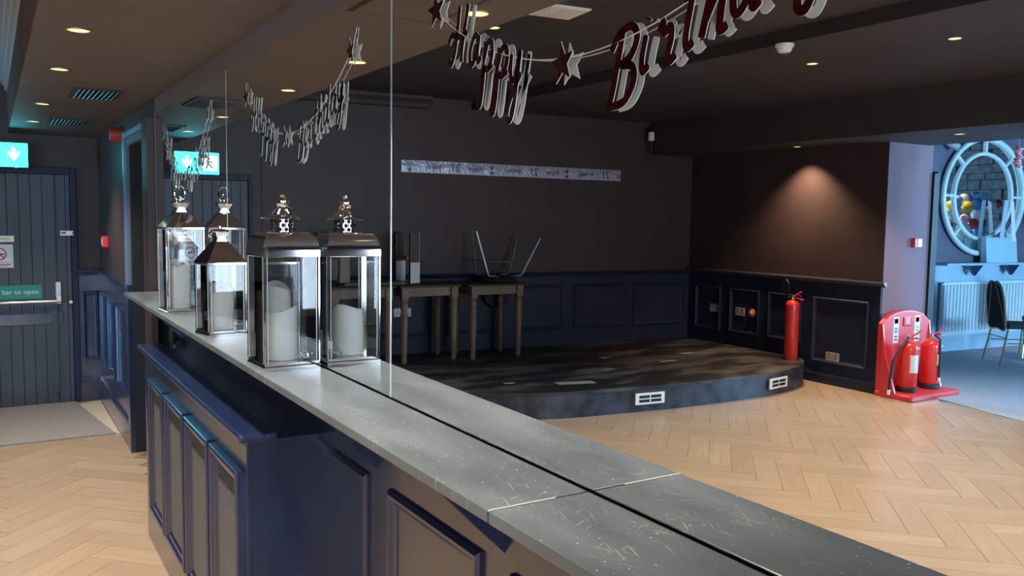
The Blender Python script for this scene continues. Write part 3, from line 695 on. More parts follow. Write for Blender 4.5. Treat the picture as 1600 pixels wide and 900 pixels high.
def banner(x0, span, label, dip, z0=2.075, yb=-.0065):
    t = thing('birthday_banner', label, 'banner', (x0, yb, 0), group='birthday banners on the mirror')
    k = span/1.04
    zf = lambda u: z0-dip+dip*((u/span-.5)/.5)**2
    MB().tube([(span*i/24, -.0015 if i % 2 else -.001, zf(span*i/24)) for i in range(25)], .0011, 5).build('string', string_m, t)
    MB().tube([(0, 0, zf(0)), (-.03, .004, min(zf(0)+.06, 2.21))], .0009, 5).build('string', string_m, t)
    MB().tube([(span, 0, zf(span)), (span+.03, .004, min(zf(span)+.06, 2.21))], .0009, 5).build('string', string_m, t)
    def put(me, name, u, z, tw):
        o = bpy.data.objects.new(name, me); C.objects.link(o); o.parent = t; o.location = (u, -.0012-abs(math.sin(tw))*.02, z); o.rotation_euler = (0, 0, tw)
    put(SM, 'star', .0, zf(0)+.004, .06)
    for ch, u in (('H', .075), ('a', .145), ('p', .192), ('p', .243), ('y', .294)): put(LM[ch], 'letter', u*k, zf(u*k)-.048-(.02 if ch == 'H' else 0), random.uniform(-.05, .05))
    put(SM, 'star', .462*k, zf(.462*k)-.008, -.05)
    for ch, u in (('B', .588), ('i', .655), ('r', .690), ('t', .742), ('h', .778), ('d', .832), ('a', .888), ('y', .940)): put(LM[ch], 'letter', u*k, zf(u*k)-.058-(.03 if ch == 'B' else 0), random.uniform(-.06, .06))
    put(SM, 'star', span, zf(span)+.004, -.06)
    return t
banner(-1.618, 1.04, 'red foil Happy Birthday banner nearest the camera, high on the mirror', .165)
banner(-3.150, 1.04, 'foil Happy Birthday banner over the pointed lanterns, middle of three', .165, 2.07)
banner(-4.868, 1.08, 'small foil Happy Birthday banner over the farthest lantern', .22, 2.07)

# ---- ceiling fittings
def downlight(x, y, z, label, power, ang=1.9, group='recessed downlights', col=(1, .88, .76)):
    t = thing('downlight', label, 'downlight', (x, y, z), 0, group)
    MB().lathe([(.036, -.0005), (.038, -.004), (.044, -.005), (.048, -.003), (.048, .0), (.036, -.0005)], 24, cap=False).build('rim', gilt, t, smooth=True)
    MB().lathe([(.0001, -.0015), (.036, -.0015), (.036, -.0008), (.0001, -.0008)], 24).build('lamp_face', glow_warm, t)
    l = bpy.data.lights.new('downlight_lamp', 'SPOT'); l.energy = power; l.color = col; l.spot_size = ang; l.spot_blend = .8; l.shadow_soft_size = .035
    o = bpy.data.objects.new('downlight_lamp', l); C.objects.link(o); o.parent = t; o.location = (0, 0, -.012)
names = ['lit downlight over the shelf end nearest the camera', 'lit downlight in the low ceiling, first in front of the square hatch', 'lit downlight in the low ceiling over the curved roof lantern', 'lit downlight in the low ceiling before the louvred vent', 'lit downlight in the low ceiling between the two louvred vents', 'lit downlight in the low ceiling nearest the fire door']
for x, n in zip((-1.40, -2.40, -3.43, -4.40, -5.85, -7.02), names): downlight(x, -.523, ZC, n, 55)
downlight(-4.865, -2.022, 2.89, 'lit downlight in the recessed ceiling beside the white grille', 90)
downlight(-4.18, -4.29, 2.80, 'lit downlight in the main ceiling beyond the smoke detector', 90)
downlight(-3.12, -4.30, 2.80, 'lit downlight in the main ceiling nearest the street windows', 90)
downlight(-5.95, -6.27, 2.43, 'lit downlight washing the brown wall beside the stage', 105, 1.9, col=(1, .64, .40))
downlight(-4.25, -6.30, 2.43, 'lit downlight in the soffit over the lounge opening', 90)
xl = 'one two three four five six seven eight nine ten'.split()
for i, (x, y) in enumerate(((-2.05, -4.30), (-.95, -4.30), (.15, -4.30), (1.3, -4.30), (-2.6, -2.02), (-.5, -2.02), (1.6, -2.02))):  # unseen lamps, invented to brighten floor and shelf from above
    downlight(x, y, 2.80 if y < -3.58 else 2.89, 'added downlight number %s in the ceiling behind the camera' % xl[i], 90)
downlight(-4.85, -11.0, 3.0, 'added downlight brightening the balloons in the lounge', 70, 1.2)  # lamp added only to brighten the balloons
def vent(x0, x1, y0, y1, label):
    t = thing('ceiling_vent', label, 'vent', ((x0+x1)/2, (y0+y1)/2, ZC), 0, 'louvred vents in the low ceiling')
    hx, hy = (x1-x0)/2, (y1-y0)/2
    MB().box(-hx, hx, -hy, hy, -.0012, -.0004).build('dark_backing', black_gap, t)
    MB().box(-hx, hx, -hy, -hy+.02, -.008, -.0012).box(-hx, hx, hy-.02, hy, -.008, -.0012).box(-hx, -hx+.02, -hy+.02, hy-.02, -.008, -.0012).box(hx-.02, hx, -hy+.02, hy-.02, -.008, -.0012).build('frame', ceil_dark, t)
    n = 9
    for i in range(n):
        yy = -hy+.028+(2*hy-.056)*i/(n-1)
        MB().box(-hx+.021, hx-.021, -.006, .006, -.0008, .0008, T=Matrix.Translation((0, yy, -.0078)) @ Matrix.Rotation(.7, 4, 'X')).build('slat', chrome if False else steel, t)
vent(-5.38, -4.96, -.42, -.18, 'louvred ceiling vent nearer the camera of the two')
vent(-7.10, -6.62, -.44, -.20, 'louvred ceiling vent close to the fire door')
t = thing('ceiling_hatch', 'square flush hatch outlined in the low ceiling over the shelf', 'hatch', (-2.42, -.32, ZC))
MB().box(-.17, .17, -.14, .14, -.003, -.0005).build('panel', ceil_brown, t); MB().box(-.185, .185, -.155, .155, -.0012, -.0003).build('shadow_line', black_gap, t)
t = thing('ceiling_grille', 'white square air grille in the recessed ceiling', 'grille', (-4.26, -2.12, 2.89), .1)
MB().box(-.14, .14, -.14, .14, -.010, -.0005).build('frame', white_pl, t, bevel=.003)
for i in range(9): MB().box(-.115, .115, -.1+i*.025-.007, -.1+i*.025+.007, -.014, -.0102).build('slat', white_pl, t)
t = thing('smoke_detector', 'white round smoke detector on the main ceiling', 'detector', (-3.84, -3.60, 2.80))
MB().lathe([(.0001, 0), (.06, 0), (.06, -.012), (.055, -.022), (.0001, -.022)], 24).build('mounting_base', white_pl, t, smooth=True)
MB().lathe([(.0001, -.0222), (.048, -.0222), (.046, -.040), (.036, -.052), (.0001, -.055)], 24).build('sensor_head', white_pl, t, smooth=True)
t = thing('exit_sign', 'lit green emergency exit sign hanging before the fire door', 'exit sign', (-7.70, -.725, 2.0))
MB().box(-.018, .012, -.181, .181, 0, .187).build('sign_box', sign_on, t, bevel=.002, seg=1)
MB().box(-.024, -.0182, -.184, .184, -.002, .200).build('glow_shield', black_pl, t)  # black plate added to keep the sign's glow off the door
MB().box(-.022, .016, -.184, .184, .184, .200).build('top_rail', black_pl, t)
for yy in (-.12, .12): MB().tube([(-.003, yy, .2), (-.003, yy, ZC-2.0)], .004, 8).build('hanging_rod', black_pl, t)
a_ = .085
MB().prism([(a_-.013, .150), (a_+.013, .150), (a_+.013, .100), (a_+.038, .128), (a_+.038, .095), (a_, .042), (a_-.038, .095), (a_-.038, .128), (a_-.013, .100)], .0122, .0132, 'x').build('arrow', sign_white, t)
MB().box(.0122, .0130, -.165, -.045, .030, .158).build('doorway_symbol', sign_white, t)
rm = MB()
for pl in ([(-.105, .118), (-.090, .112), (-.085, .085), (-.098, .080)], [(-.098, .085), (-.085, .085), (-.070, .062), (-.082, .056)], [(-.082, .062), (-.070, .062), (-.068, .040), (-.080, .040)], [(-.103, .088), (-.092, .080), (-.112, .056), (-.124, .062)], [(-.124, .062), (-.112, .056), (-.140, .046), (-.146, .054)], [(-.108, .116), (-.100, .106), (-.128, .092), (-.132, .100)], [(-.092, .114), (-.084, .106), (-.060, .094), (-.066, .102)]):
    rm.prism(pl, .0131, .0138, 'x')
rm.lathe([(.0001, 0), (.011, 0), (.011, .0007), (.0001, .0007)], 14, T=Matrix.Translation((.0131, -.098, .133)) @ Matrix.Rotation(PI/2, 4, 'Y'))
ro = rm.build('running_figure', label_g, t)
MB().lathe([(.0001, -.012), (.006, -.008), (.006, 0), (.0001, 0)], 10, T=Matrix.Translation((0, .10, 0))).build('indicator', white_pl, t)
t = thing('alarm_sounder', 'red fire alarm sounder high on the wall beside the doorway', 'alarm', (-6.62, -.001, 2.205))
MB().lathe([(.0001, 0), (.050, 0), (.052, .03), (.046, .075), (.0001, .080)], 20, T=Matrix.Rotation(PI/2, 4, 'X')).build('sounder_body', red_matt, t, smooth=True)
t = thing('call_point', 'red fire alarm call point on the brown wall', 'call point', (-7.58, -.001, 1.42))
MB().box(-.045, .045, -.045, 0, -.045, .045).build('housing', red_pl, t, bevel=.006); MB().box(-.028, .028, -.047, -.0452, -.025, .025).build('glass_window', label_w, t)

# ---- mat by the door
tag(MB().add([(-8.19, -.225, .001), (-8.19, -1.36, .001), (-6.86, -1.33, .001), (-6.85, -.062, .001), (-8.19, -.225, .012), (-8.19, -1.36, .012), (-6.86, -1.33, .012), (-6.85, -.062, .012)], [(0, 1, 2, 3), (4, 7, 6, 5), (0, 4, 5, 1), (1, 5, 6, 2), (2, 6, 7, 3), (3, 7, 4, 0)]).build('door_mat', mat_m), 'grey pile mat lying in front of the fire door', 'mat')
# ---- stage
st = thing('stage', 'low black painted stage with a curved blue black front', 'stage', (-6.8, -4.2, 0))
ctrl = [(-8.20, -1.43), (-7.3, -1.52), (-6.6, -1.85), (-6.12, -2.35), (-5.80, -2.83), (-5.66, -3.2), (-5.58, -3.7), (-5.505, -4.3), (-5.475, -5.0), (-5.50, -5.6), (-5.66, -6.15), (-5.95, -6.475)]
edge = cr(ctrl, 5)
poly = [(x+6.8, y+4.2) for x, y in edge]+[(-7.675+6.8, -6.475+4.2)]
MB().prism(poly, .195, .224, 'z').build('stage_top', stage_m, st)
N_ = len(edge); segs = [0, 22, 32, 40, 47, N_-1]
for a, b in zip(segs[:-1], segs[1:]):
    mb = MB(); P = [(x+6.8, y+4.2) for x, y in edge[a:b+1]]
    def inn(p, d=.025): 
        c = Vector((-8.0+6.8, -4.4+4.2)); v = (c-Vector(p)).normalized()*d; return (p[0]+v.x, p[1]+v.y)
    q0 = [inn(p, .006) for p in P]; q1 = [inn(p, .03) for p in P]
    mb.prism(q0+list(reversed(q1)), .0, .1945, 'z'); mb.build('fascia_board', stage_f, st)
def stage_vent(x, y, ang, n):
    M = Matrix.Translation((x+6.8, y+4.2, .115)) @ Matrix.Rotation(ang, 4, 'Z')
    v = MB(M).box(-.004, .012, -.15, .15, -.05, .05).build('vent_plate', white_pl, st, bevel=.004)
    for i in range(n):
        for zz in (-.018, .018): MB(M).box(.012, .0128, -.12+i*.24/n+.006, -.12+(i+1)*.24/n-.006, zz-.013, zz+.013).build('vent_slot', black_gap, v)
stage_vent(-5.536, -4.02, .12, 2); stage_vent(-5.500, -5.60, -.16, 2)
MB().add([(-6.05+6.8, -3.36+4.2, .2246), (-5.93+6.8, -3.34+4.2, .2246), (-5.84+6.8, -3.68+4.2, .2246), (-5.96+6.8, -3.70+4.2, .2246)], [(0, 1, 2, 3)]).build('tape_patch', tape, st)
for x_, y_, l_ in ((-6.45, -5.05, .20), (-6.75, -5.6, .18), (-6.2, -3.0, .10), (-6.9, -4.6, .12), (-6.35, -4.2, .14)): MB().box(x_+6.8-.03, x_+6.8+.03, y_+4.2-l_/2, y_+4.2+l_/2, .2242, .2246, T=None).build('tape_patch', tape, st)

# ---- tables with turned legs on the stage, chairs turned upside down on them
LEG = [(a*1.22, b) for a, b in [(.016, 0), (.021, .015), (.024, .035), (.019, .055), (.022, .065), (.026, .20), (.030, .42), (.026, .455), (.031, .47), (.031, .49), (.024, .505), (.028, .53), (.033, .56), (.028, .59), (.024, .60), (.030, .615), (.030, .63)]]
def pub_table(label, x, y, ly, lx, ty):
    t = thing('pub_table', label, 'table', (x, y, .2255), 0, 'dark topped pub tables on the stage')
    MB().box(-lx/2-.06, lx/2+.06, -ty/2, ty/2, .742, .764).build('table_top', table_top, t, bevel=.006)
    for sx in (-1, 1):
        for sy in (-1, 1):
            lg = MB().lathe(LEG, 16, T=Matrix.Translation((sx*lx/2, sy*ly/2, 0))).build('leg', table_wood, t, smooth=True)
            MB().box(sx*lx/2-.036, sx*lx/2+.036, sy*ly/2-.036, sy*ly/2+.036, .6302, .7415).build('leg_block', table_wood, lg, bevel=.004)
    for sx in (-1, 1): MB().box(sx*lx/2-.011, sx*lx/2+.011, -ly/2+.0365, ly/2-.0365, .655, .7415).build('apron', table_wood, t)
    for sy in (-1, 1): MB().box(-lx/2+.0365, lx/2-.0365, sy*ly/2-.011, sy*ly/2+.011, .655, .7415).build('apron', table_wood, t)
    return t
pub_table('dark topped pub table with turned legs, on the side of the mirror seam', -7.68, -2.855, .54, .36, .66)
pub_table('dark topped pub table with turned legs under the upturned chair', -7.60, -3.575, .54, .36, .70)
pub_table('dark topped pub table mostly hidden behind the curved roof lantern', -7.73, -2.17, .54, .36, .66)
TZ = .2255+.765
ch = thing('metal_chair', 'steel framed chair upside down on the stage table', 'chair', (-7.62, -3.72, TZ), 0)
MB().lathe([(.0001, .0), (.17, .0), (.19, .012), (.19, .035), (.17, .045), (.0001, .045)], 24).build('seat', chair_fab, ch, smooth=True)
legs = {(1, 1): (.10, .33, .53), (1, -1): (.13, -.43, .46), (-1, 1): (-.22, .20, .53), (-1, -1): (-.20, -.35, .46)}
feet = {}
for (sx, sy), tip in legs.items():
    b = Vector((sx*.13, sy*.20, .075)); tp = Vector(tip); mid = b.lerp(tp, .12)
    MB().tube([(sx*.13, sy*.08, .060), tuple(b), tuple(b.lerp(tp, .12)), tip], .012, 8).build('leg', steel, ch, smooth=True); feet[(sx, sy)] = (b, tp)
for a, b in (((1, 1), (1, -1)), ((-1, 1), (-1, -1)), ((1, 1), (-1, 1)), ((1, -1), (-1, -1))):
    p = feet[a][0].lerp(feet[a][1], .33); q = feet[b][0].lerp(feet[b][1], .33)
    MB().tube([tuple(p), tuple(q)], .007, 8).build('stretcher', steel, ch, smooth=True)
bk = []
for i in range(15):
    an = PI*i/14; bk.append((-.13+.17*math.cos(an), -.085-.22*math.sin(an)**.8))
MB().prism([(-.30, -.08)]+list(reversed(bk))+[(.04, -.08)], -.268, -.250, 'x').build('backrest', chair_fab, ch)
for yy in (-.24, -.06): MB().tube([(-.15, yy*.5, .055), (-.248, yy, .03), (-.259, yy, -.12)], .009, 8).build('back_post', steel, ch, smooth=True)
ch = thing('wooden_chair', 'wooden chair upside down on the table behind the lantern', 'chair', (-7.73, -2.30, TZ), 0)
MB().box(-.19, .19, -.30, .30, .0, .04).build('seat', table_top, ch, bevel=.01)
for sx in (-1, 1):
    for yy in (-.42, .30): MB().box(sx*.17-.018, sx*.17+.018, yy-.05, yy+.05, .0405 if yy > 0 else .0, .51).build('leg', table_wood if yy > 0 else table_top, ch, bevel=.006)
for sx in (-1, 1): MB().box(sx*.17-.02, sx*.17+.02, -.47, -.37, .02, .22).build('foot_sleeve', white_pl if False else steel, ch)
for yy in (-.36, .25): MB().box(-.15, .15, yy-.012, yy+.012, .25, .28).build('stretcher', table_wood, ch)
MB().box(-.15, .15, -.372, -.30, .003, .03).build('seat_rail', table_top, ch)

# ---- holographic 21st birthday foil strip on the stage wall
s0, s1 = s_of(2.807), s_of(5.465)
t = thing('foil_banner', 'long silver holographic 21 birthday foil strip on the stage wall', 'banner', M=T_stage @ Matrix.Translation((0, .002, 0)))
def zt(s): return 2.242-.012*(s-s0)/(s1-s0)
vs = []; n = 40
for i in range(n+1):
    s = s0+(s1-s0)*i/n; wv = .004+.003*math.sin(i*1.7)
    vs += [(s, .0, zt(s)-.126), (s, wv, zt(s)-.063), (s, .0, zt(s))]
fs = [(i*3+q, i*3+3+q, i*3+4+q, i*3+1+q) for i in range(n) for q in (0, 1)]
vs += [(a, -.0015, c) for a, b, c in vs[:]] if False else []
fo = MB().add(vs, fs).build('foil_strip', holo, t)
for k in range(3):
    c0 = s0+.40+k*.93
    Mx = Matrix(((-1, 0, 0, 0), (0, 0, 1, 0), (0, 1, 0, 0), (0, 0, 0, 1)))
    def lt(body, s, size, sx=1): text('lettering', body, size, Matrix.Translation((s, .0085, zt(s)-.064)) @ Mx, foil_edge, t, sx=sx)
    lt('21', c0+.20, .125, .9); lt('Happy', c0+.43, .075, .9) if k < 3 else None; lt('Birthday', c0-.05, .066, .8)
    for ds, dz in ((-.31, -.035), (.62, .02)):
        s = c0+ds
        if s0+.03 < s < s1-.03:
            pl = []
            for i in range(10):
                r = .030 if i % 2 == 0 else .013; an = PI/2+i*PI/5; pl.append((s+r*math.cos(an), zt(s)-.063+dz+r*math.sin(an)))
            MB().prism(pl, .0085, .0092, 'y').build('printed_star', foil_edge, t)

# ---- wall camera in the stage corner
t = thing('wall_camera', 'white cylindrical camera on a pole high by the stage wall', 'camera', (-7.66, -5.79, 2.43))
MB().tube([(0, 0, -.0), (0, 0, .15)], .012, 8).build('pole', black_pl, t)
MB().lathe([(.0001, .15), (.034, .15), (.037, .16), (.037, .235), (.030, .25), (.0001, .252)], 20).build('camera_body', white_pl, t, smooth=True)
MB().box(-.05, .02, -.02, .02, .252, .30).build('wall_bracket', black_pl, t, bevel=.004)

# ---- electrical sockets
satin = mat('satin_plate', (.50, .47, .40), .4, .3)
def socket(T, s, out, z, label, wdt=.15, mt=satin, round_=False):
    t = thing('wall_socket', label, 'socket', M=T @ Matrix.Translation((s, out, z)), group='wall sockets')
    MB().box(-wdt/2, wdt/2, 0, .008, -.045, .045).build('plate', mt, t, bevel=.003)
    for q in ((-1, 1) if wdt > .1 else (0,)):
        for dx, dz, a, b in ((0, .012, .004, .008), (-.011, -.010, .006, .004), (.011, -.010, .006, .004)):
            MB().box(q*wdt*.25+dx-a, q*wdt*.25+dx+a, .008, .0086, dz-b-.002, dz+b-.002).build('pin_slot', ink, t)
        MB().box(q*wdt*.25-.005, q*wdt*.25+.005, .008, .012, .024, .038).build('switch', black_pl if mt is satin else white_pl, t)
socket(T_far, -7.237+7.7, .012, .632, 'steel double socket nearest the stage corner', .14)
socket(T_far, -6.834+7.7, .012, .628, 'steel double socket beside the orange round outlet', .14)
socket(T_far, -5.566+7.7, .012, .290, 'steel double socket low on the panel beside the stage', .16)
socket(T_stage, s_of(2.82), .012, .662, 'white double socket behind the table legs', .19, white_pl)
t = thing('round_outlet', 'round orange and white outlet on the panelled wall', 'outlet', M=T_far @ Matrix.Translation((-6.652+7.7, .012, .631)))
R_ = Matrix.Rotation(-PI/2, 4, 'X')
MB().lathe([(.0001, 0), (.045, 0), (.045, .012), (.038, .018), (.0001, .018)], 20, T=R_).build('outlet_body', mat('orange_plastic', (.75, .16, .04), .4), t, smooth=True)
MB().lathe([(.0001, .0182), (.022, .0182), (.018, .028), (.0001, .03)], 16, T=R_).build('outlet_cap', white_pl, t, smooth=True)

# ---- fire extinguishers
def ext_body(t, r, h, mt, base=False):
    z0 = .0
    if base:
        MB().lathe([(r*.96, 0), (r*1.03, .004), (r*1.03, .045), (r*.98, .05), (.0001, .05)], 24).build('base_ring', rubber, t, smooth=True); z0 = .051
    pr = [(r*.92, z0), (r, z0+.012), (r, h-r*.95)]
    for i in range(1, 8):
        an = i/7*PI/2; pr.append((max(r*math.cos(an), .018), h-r*.95+r*.85*math.sin(an)))
    MB().lathe(pr, 28).build('cylinder', mt, t, smooth=True)
    MB().lathe([(.018, h-.10*r), (.020, h+.006), (.016, h+.010), (.016, h+.035), (.0001, h+.037)], 14).build('valve', gilt if not base else steel, t, smooth=True)
    return h+.03
t = thing('fire_extinguisher', 'tall slim red extinguisher with black horn standing on the stage', 'fire extinguisher', (-5.94, -6.29, .224), .5, 'red fire extinguishers')
zz = ext_body(t, .070, .635, red_paint)
MB().tube([(.0, .0, zz-.012), (.05, -.02, zz+.02), (.10, -.05, zz+.055)], .008, 6).build('lever', red_pl, t); MB().tube([(.0, .0, zz-.02), (.06, -.025, zz-.015), (.13, -.06, zz-.03)], .008, 6).build('carry_handle', red_pl, t)
hp = [(-.018, .0, zz-.02), (-.05, .02, zz-.02), (-.10, .04, zz+.02), (-.145, .05, zz+.08), (-.135, .05, zz+.145), (-.09, .04, zz+.165), (-.055, .03, zz+.13), (-.05, .03, zz+.03), (-.065, .03, zz-.04)]
MB().tube(cr([(a, c) for a, b, c in hp], 1) and [p for p in hp], .009, 8).build('hose', rubber, t, smooth=True)
MB().lathe([(.012, 0), (.016, -.06), (.022, -.16), (.036, -.36), (.033, -.36), (.0001, -.34)], 16, T=Matrix.Translation((-.108, .015, zz-.06))).build('horn', black_pl, t, smooth=True)
MB().lathe([(.0708, .30), (.0708, .43)], 28, cap=False).build('label_wrap', red_paint, t) if False else None
def wrap(r, z0, z1, a0, a1, n=10):
    vs = []; 
    for i in range(n+1):
        an = a0+(a1-a0)*i/n; vs += [(r*math.cos(an), r*math.sin(an), z0), (r*math.cos(an), r*math.sin(an), z1)]
    return MB().add(vs, [(2*i, 2*i+2, 2*i+3, 2*i+1) for i in range(n)])
wrap(.0708, .26, .40, 2.5, 3.4).build('instruction_label', label_w, t)

# fire point stand against the pier
t = thing('fire_point_stand', 'red plastic fire point stand holding two extinguishers by the pier', 'stand', (-5.035, -6.80, 0))
pl = [(-.37, .0), (.37, .0), (.37, .62)]
for i in range(9):
    an = i/8; xx = .37-.74*an; pl.append((xx, .70+.115*math.sin(PI*an)**.55))
pl.append((-.37, .62))
MB().prism(pl, .0, .06, 'x').build('back_panel', red_pl, t, bevel=.012, seg=3)
MB().box(.0, .40, -.385, .385, .0, .055).build('base_tray', red_pl, t, bevel=.02, seg=3)
for s in (-1, 1):
    MB().prism([(.06, .05), (.22, .05), (.10, .42), (.06, .70)], s*.372-.014, s*.372+.014, 'y').build('side_flank', red_pl, t, bevel=.006)
    MB().prism([(.05, .05), (.16, .05), (.06, .35)], -.014, .014, 'y').build('divider', red_pl, t) if s == 1 else None
for yy in (.17, -.17):
    c = MB().box(.0602, .0612, yy-.042, yy+.042, .50, .755).build('instruction_card', label_w, t)
    MB().box(.0613, .0618, yy-.03, yy+.03, .69, .74).build('card_picture', ink_red, c); MB().box(.0613, .0618, yy-.026, yy+.026, .695, .735).build('card_mark', label_w, c)
    for z_ in (.64, .61): MB().box(.0613, .0618, yy-.026, yy+.026, z_-.011, z_+.011).build('card_symbol', ink_blue, c)
    for z_ in (.565, .535): MB().box(.0613, .0618, yy-.024, yy+.024, z_-.006, z_+.006).build('card_line', ink, c)
e = MB().box(.0602, .070, -.06, .06, .66, .75).build('moulded_recess', red_pl, t, bevel=.008)
for yy in (-.016, .016): MB().box(.0702, .072, yy-.007, yy+.007, .68, .735).build('moulded_bar', label_w, e)
def water_ext(label, x, y, rz, foam):
    t = thing('fire_extinguisher', label, 'fire extinguisher', (x, y, .0556), rz, 'red fire extinguishers')
    zz = ext_body(t, .092, .50, red_paint, True)
    MB().tube([(0, 0, zz-.01), (.03, -.06, zz+.02), (.04, -.12, zz+.05)], .009, 6).build('lever', red_pl, t)
    MB().tube([(0, 0, zz-.02), (.03, -.07, zz-.02), (.04, -.14, zz-.03)], .009, 6).build('carry_handle', red_pl, t)
    MB().tube([(.02, -.09, .40), (.045, -.115, .41)], .012, 8).build('gauge', white_pl, t)
    if foam:
        MB().tube([(.03, .0, zz-.005), (.095, .012, zz-.04), (.104, .012, .36), (.104, .012, .20), (.104, .012, .12)], .010, 8).build('hose', rubber, t, smooth=True)
        MB().tube([(.104, .012, .119), (.104, .012, .085)], .014, 8).build('nozzle', white_pl, t)
        wrap(.0928, .235, .345, -.55, .35).build('yellow_label', label_y, t)
        wrap(.0926, .22, .36, -.60, .40).build('label_border', ink, t)
    else:
        MB().tube([(.02, .02, zz-.01), (.03, .09, zz-.03), (.02, .17, zz-.12), (.0, .235, .30), (-.0, .262, .12), (.0, .27, .04)], .011, 8).build('hose', rubber, t, smooth=True)
        MB().tube([(.0, .27, .039), (.0, .275, -.005)], .015, 8).build('nozzle', white_pl, t)
        wrap(.0928, .19, .36, -.45, .75).build('instruction_label', label_w, t)
water_ext('red extinguisher with a white label on the fire point stand', -4.83, -6.62, 0, False)
water_ext('red extinguisher with a yellow label on the fire point stand', -4.83, -6.99, 0, True)
t = thing('wall_switch', 'small red and white break glass switch on the pier', 'switch', (-5.046, -6.96, 1.47))
MB().box(0, .045, -.055, .055, -.045, .045).build('switch_box', red_matt, t, bevel=.004); MB().box(.0452, .050, -.05, .012, -.036, .036).build('switch_face', white_pl, t)

# ---- lounge: oval mirror, shelf, radiator, chairs, bag, balloons
So = 2.6
t = thing('oval_mirror', 'large oval wall mirror in a pale ribbed frame above the lounge shelf', 'mirror', M=T_oth @ Matrix.Translation((So+.845, .02, 2.03)))
AX, AZ = .79, .75
def el(a, b, y, n=64): return [(a*math.cos(2*PI*i/n), y, b*math.sin(2*PI*i/n)) for i in range(n)]
MB().prism([(a, c) for a, b, c in el(AX, AZ, 0)], .0, .012, 'y').build('mirror_glass', mirror_m, t)
MB().tube(el(AX, AZ, .03), .036, 10, closed=True).build('outer_frame', frame_w, t, smooth=True)
MB().tube(el(AX*.72, AZ*.74, .022), .024, 10, closed=True).build('inner_frame', frame_w, t, smooth=True)
for i in range(8):
    an = i*PI/4
    p = (AX*.75*math.cos(an), .022, AZ*.77*math.sin(an)); q = (AX*.96*math.cos(an), .022, AZ*.96*math.sin(an))
    MB().tube([p, q], .018, 8).build('spoke', frame_w, t)
rb = MB()
for i in range(110):
    an = 2*PI*i/110
    rb.lathe([(.0001, -.012), (.010, -.006), (.012, 0), (.010, .006), (.0001, .012)], 6, T=Matrix.Translation((AX*math.cos(an)*1.025, .052, AZ*math.sin(an)*1.025)))
ro = rb.build('frame_beading', frame_w, t, smooth=True); ro['kind'] = 'stuff'
ls = thing('lounge_shelf', 'pale painted shelf on pointed brackets over the lounge radiator', 'shelf', M=T_oth @ Matrix.Translation((So, .014, 1.165)))
MB().box(-.02, 3.2, 0, .21, -.03, 0).build('shelf_board', other_wood, ls, bevel=.004)
for s in (.62, 1.36, 2.1): MB().prism([(s-.15, -.0305), (s+.15, -.0305), (s, -.17)], .10, .14, 'y').build('bracket', navy, ls)
MB().box(-.02, 3.2, .0, .03, -.09, -.031).build('batten', other_wood, ls)
rd = thing('radiator', 'white ribbed panel radiator on the lounge wall', 'radiator', M=T_oth @ Matrix.Translation((So+.09, .014, .25)))
MB().box(0, 2.1, .04, .07, 0, .65).build('back_panel', rad_w, rd, bevel=.004)
for i in range(32): MB().box(i*.0656+.008, i*.0656+.044, .0702, .098, .02, .63).build('rib', rad_w, rd, bevel=.006, seg=1)
MB().box(0, 2.1, .0, .09, .6505, .665).build('top_grille', rad_w, rd); MB().box(0, 2.1, .05, .095, -.02, -.001).build('bottom_rail', rad_w, rd)
for s in (.3, 1.8): MB().box(s-.02, s+.02, .0, .039, .1, .6).build('wall_bracket', steel, rd)
bg = thing('gift_bag', 'pale blue bag with two tall strap handles on the lounge shelf', 'bag', M=T_oth @ Matrix.Translation((So+1.06, .155, 1.166)))
MB().add([(-.30, -.05, 0), (.32, -.05, 0), (.32, .05, 0), (-.30, .05, 0), (-.32, -.03, .33), (.30, -.03, .335), (.30, .03, .335), (-.32, .03, .33)], [(0, 3, 2, 1), (4, 5, 6, 7), (0, 1, 5, 4), (1, 2, 6, 5), (2, 3, 7, 6), (3, 0, 4, 7)]).build('bag_body', bag_m, bg, bevel=.008)
MB().add([(-.06, .032, .28), (.02, .032, .28), (.08, .034, .82), (.0, .034, .82), (-.06, .036, .28), (.02, .036, .28), (.08, .038, .82), (.0, .038, .82)], [(0, 1, 2, 3), (7, 6, 5, 4), (0, 4, 5, 1), (1, 5, 6, 2), (2, 6, 7, 3), (3, 7, 4, 0)]).build('strap', bag_h, bg)
MB().add([(.20, .032, .28), (.28, .032, .28), (.19, .034, .80), (.12, .034, .82), (.20, .036, .28), (.28, .036, .28), (.19, .038, .80), (.12, .038, .82)], [(0, 1, 2, 3), (7, 6, 5, 4), (0, 4, 5, 1), (1, 5, 6, 2), (2, 6, 7, 3), (3, 7, 4, 0)]).build('strap', card_w, bg)
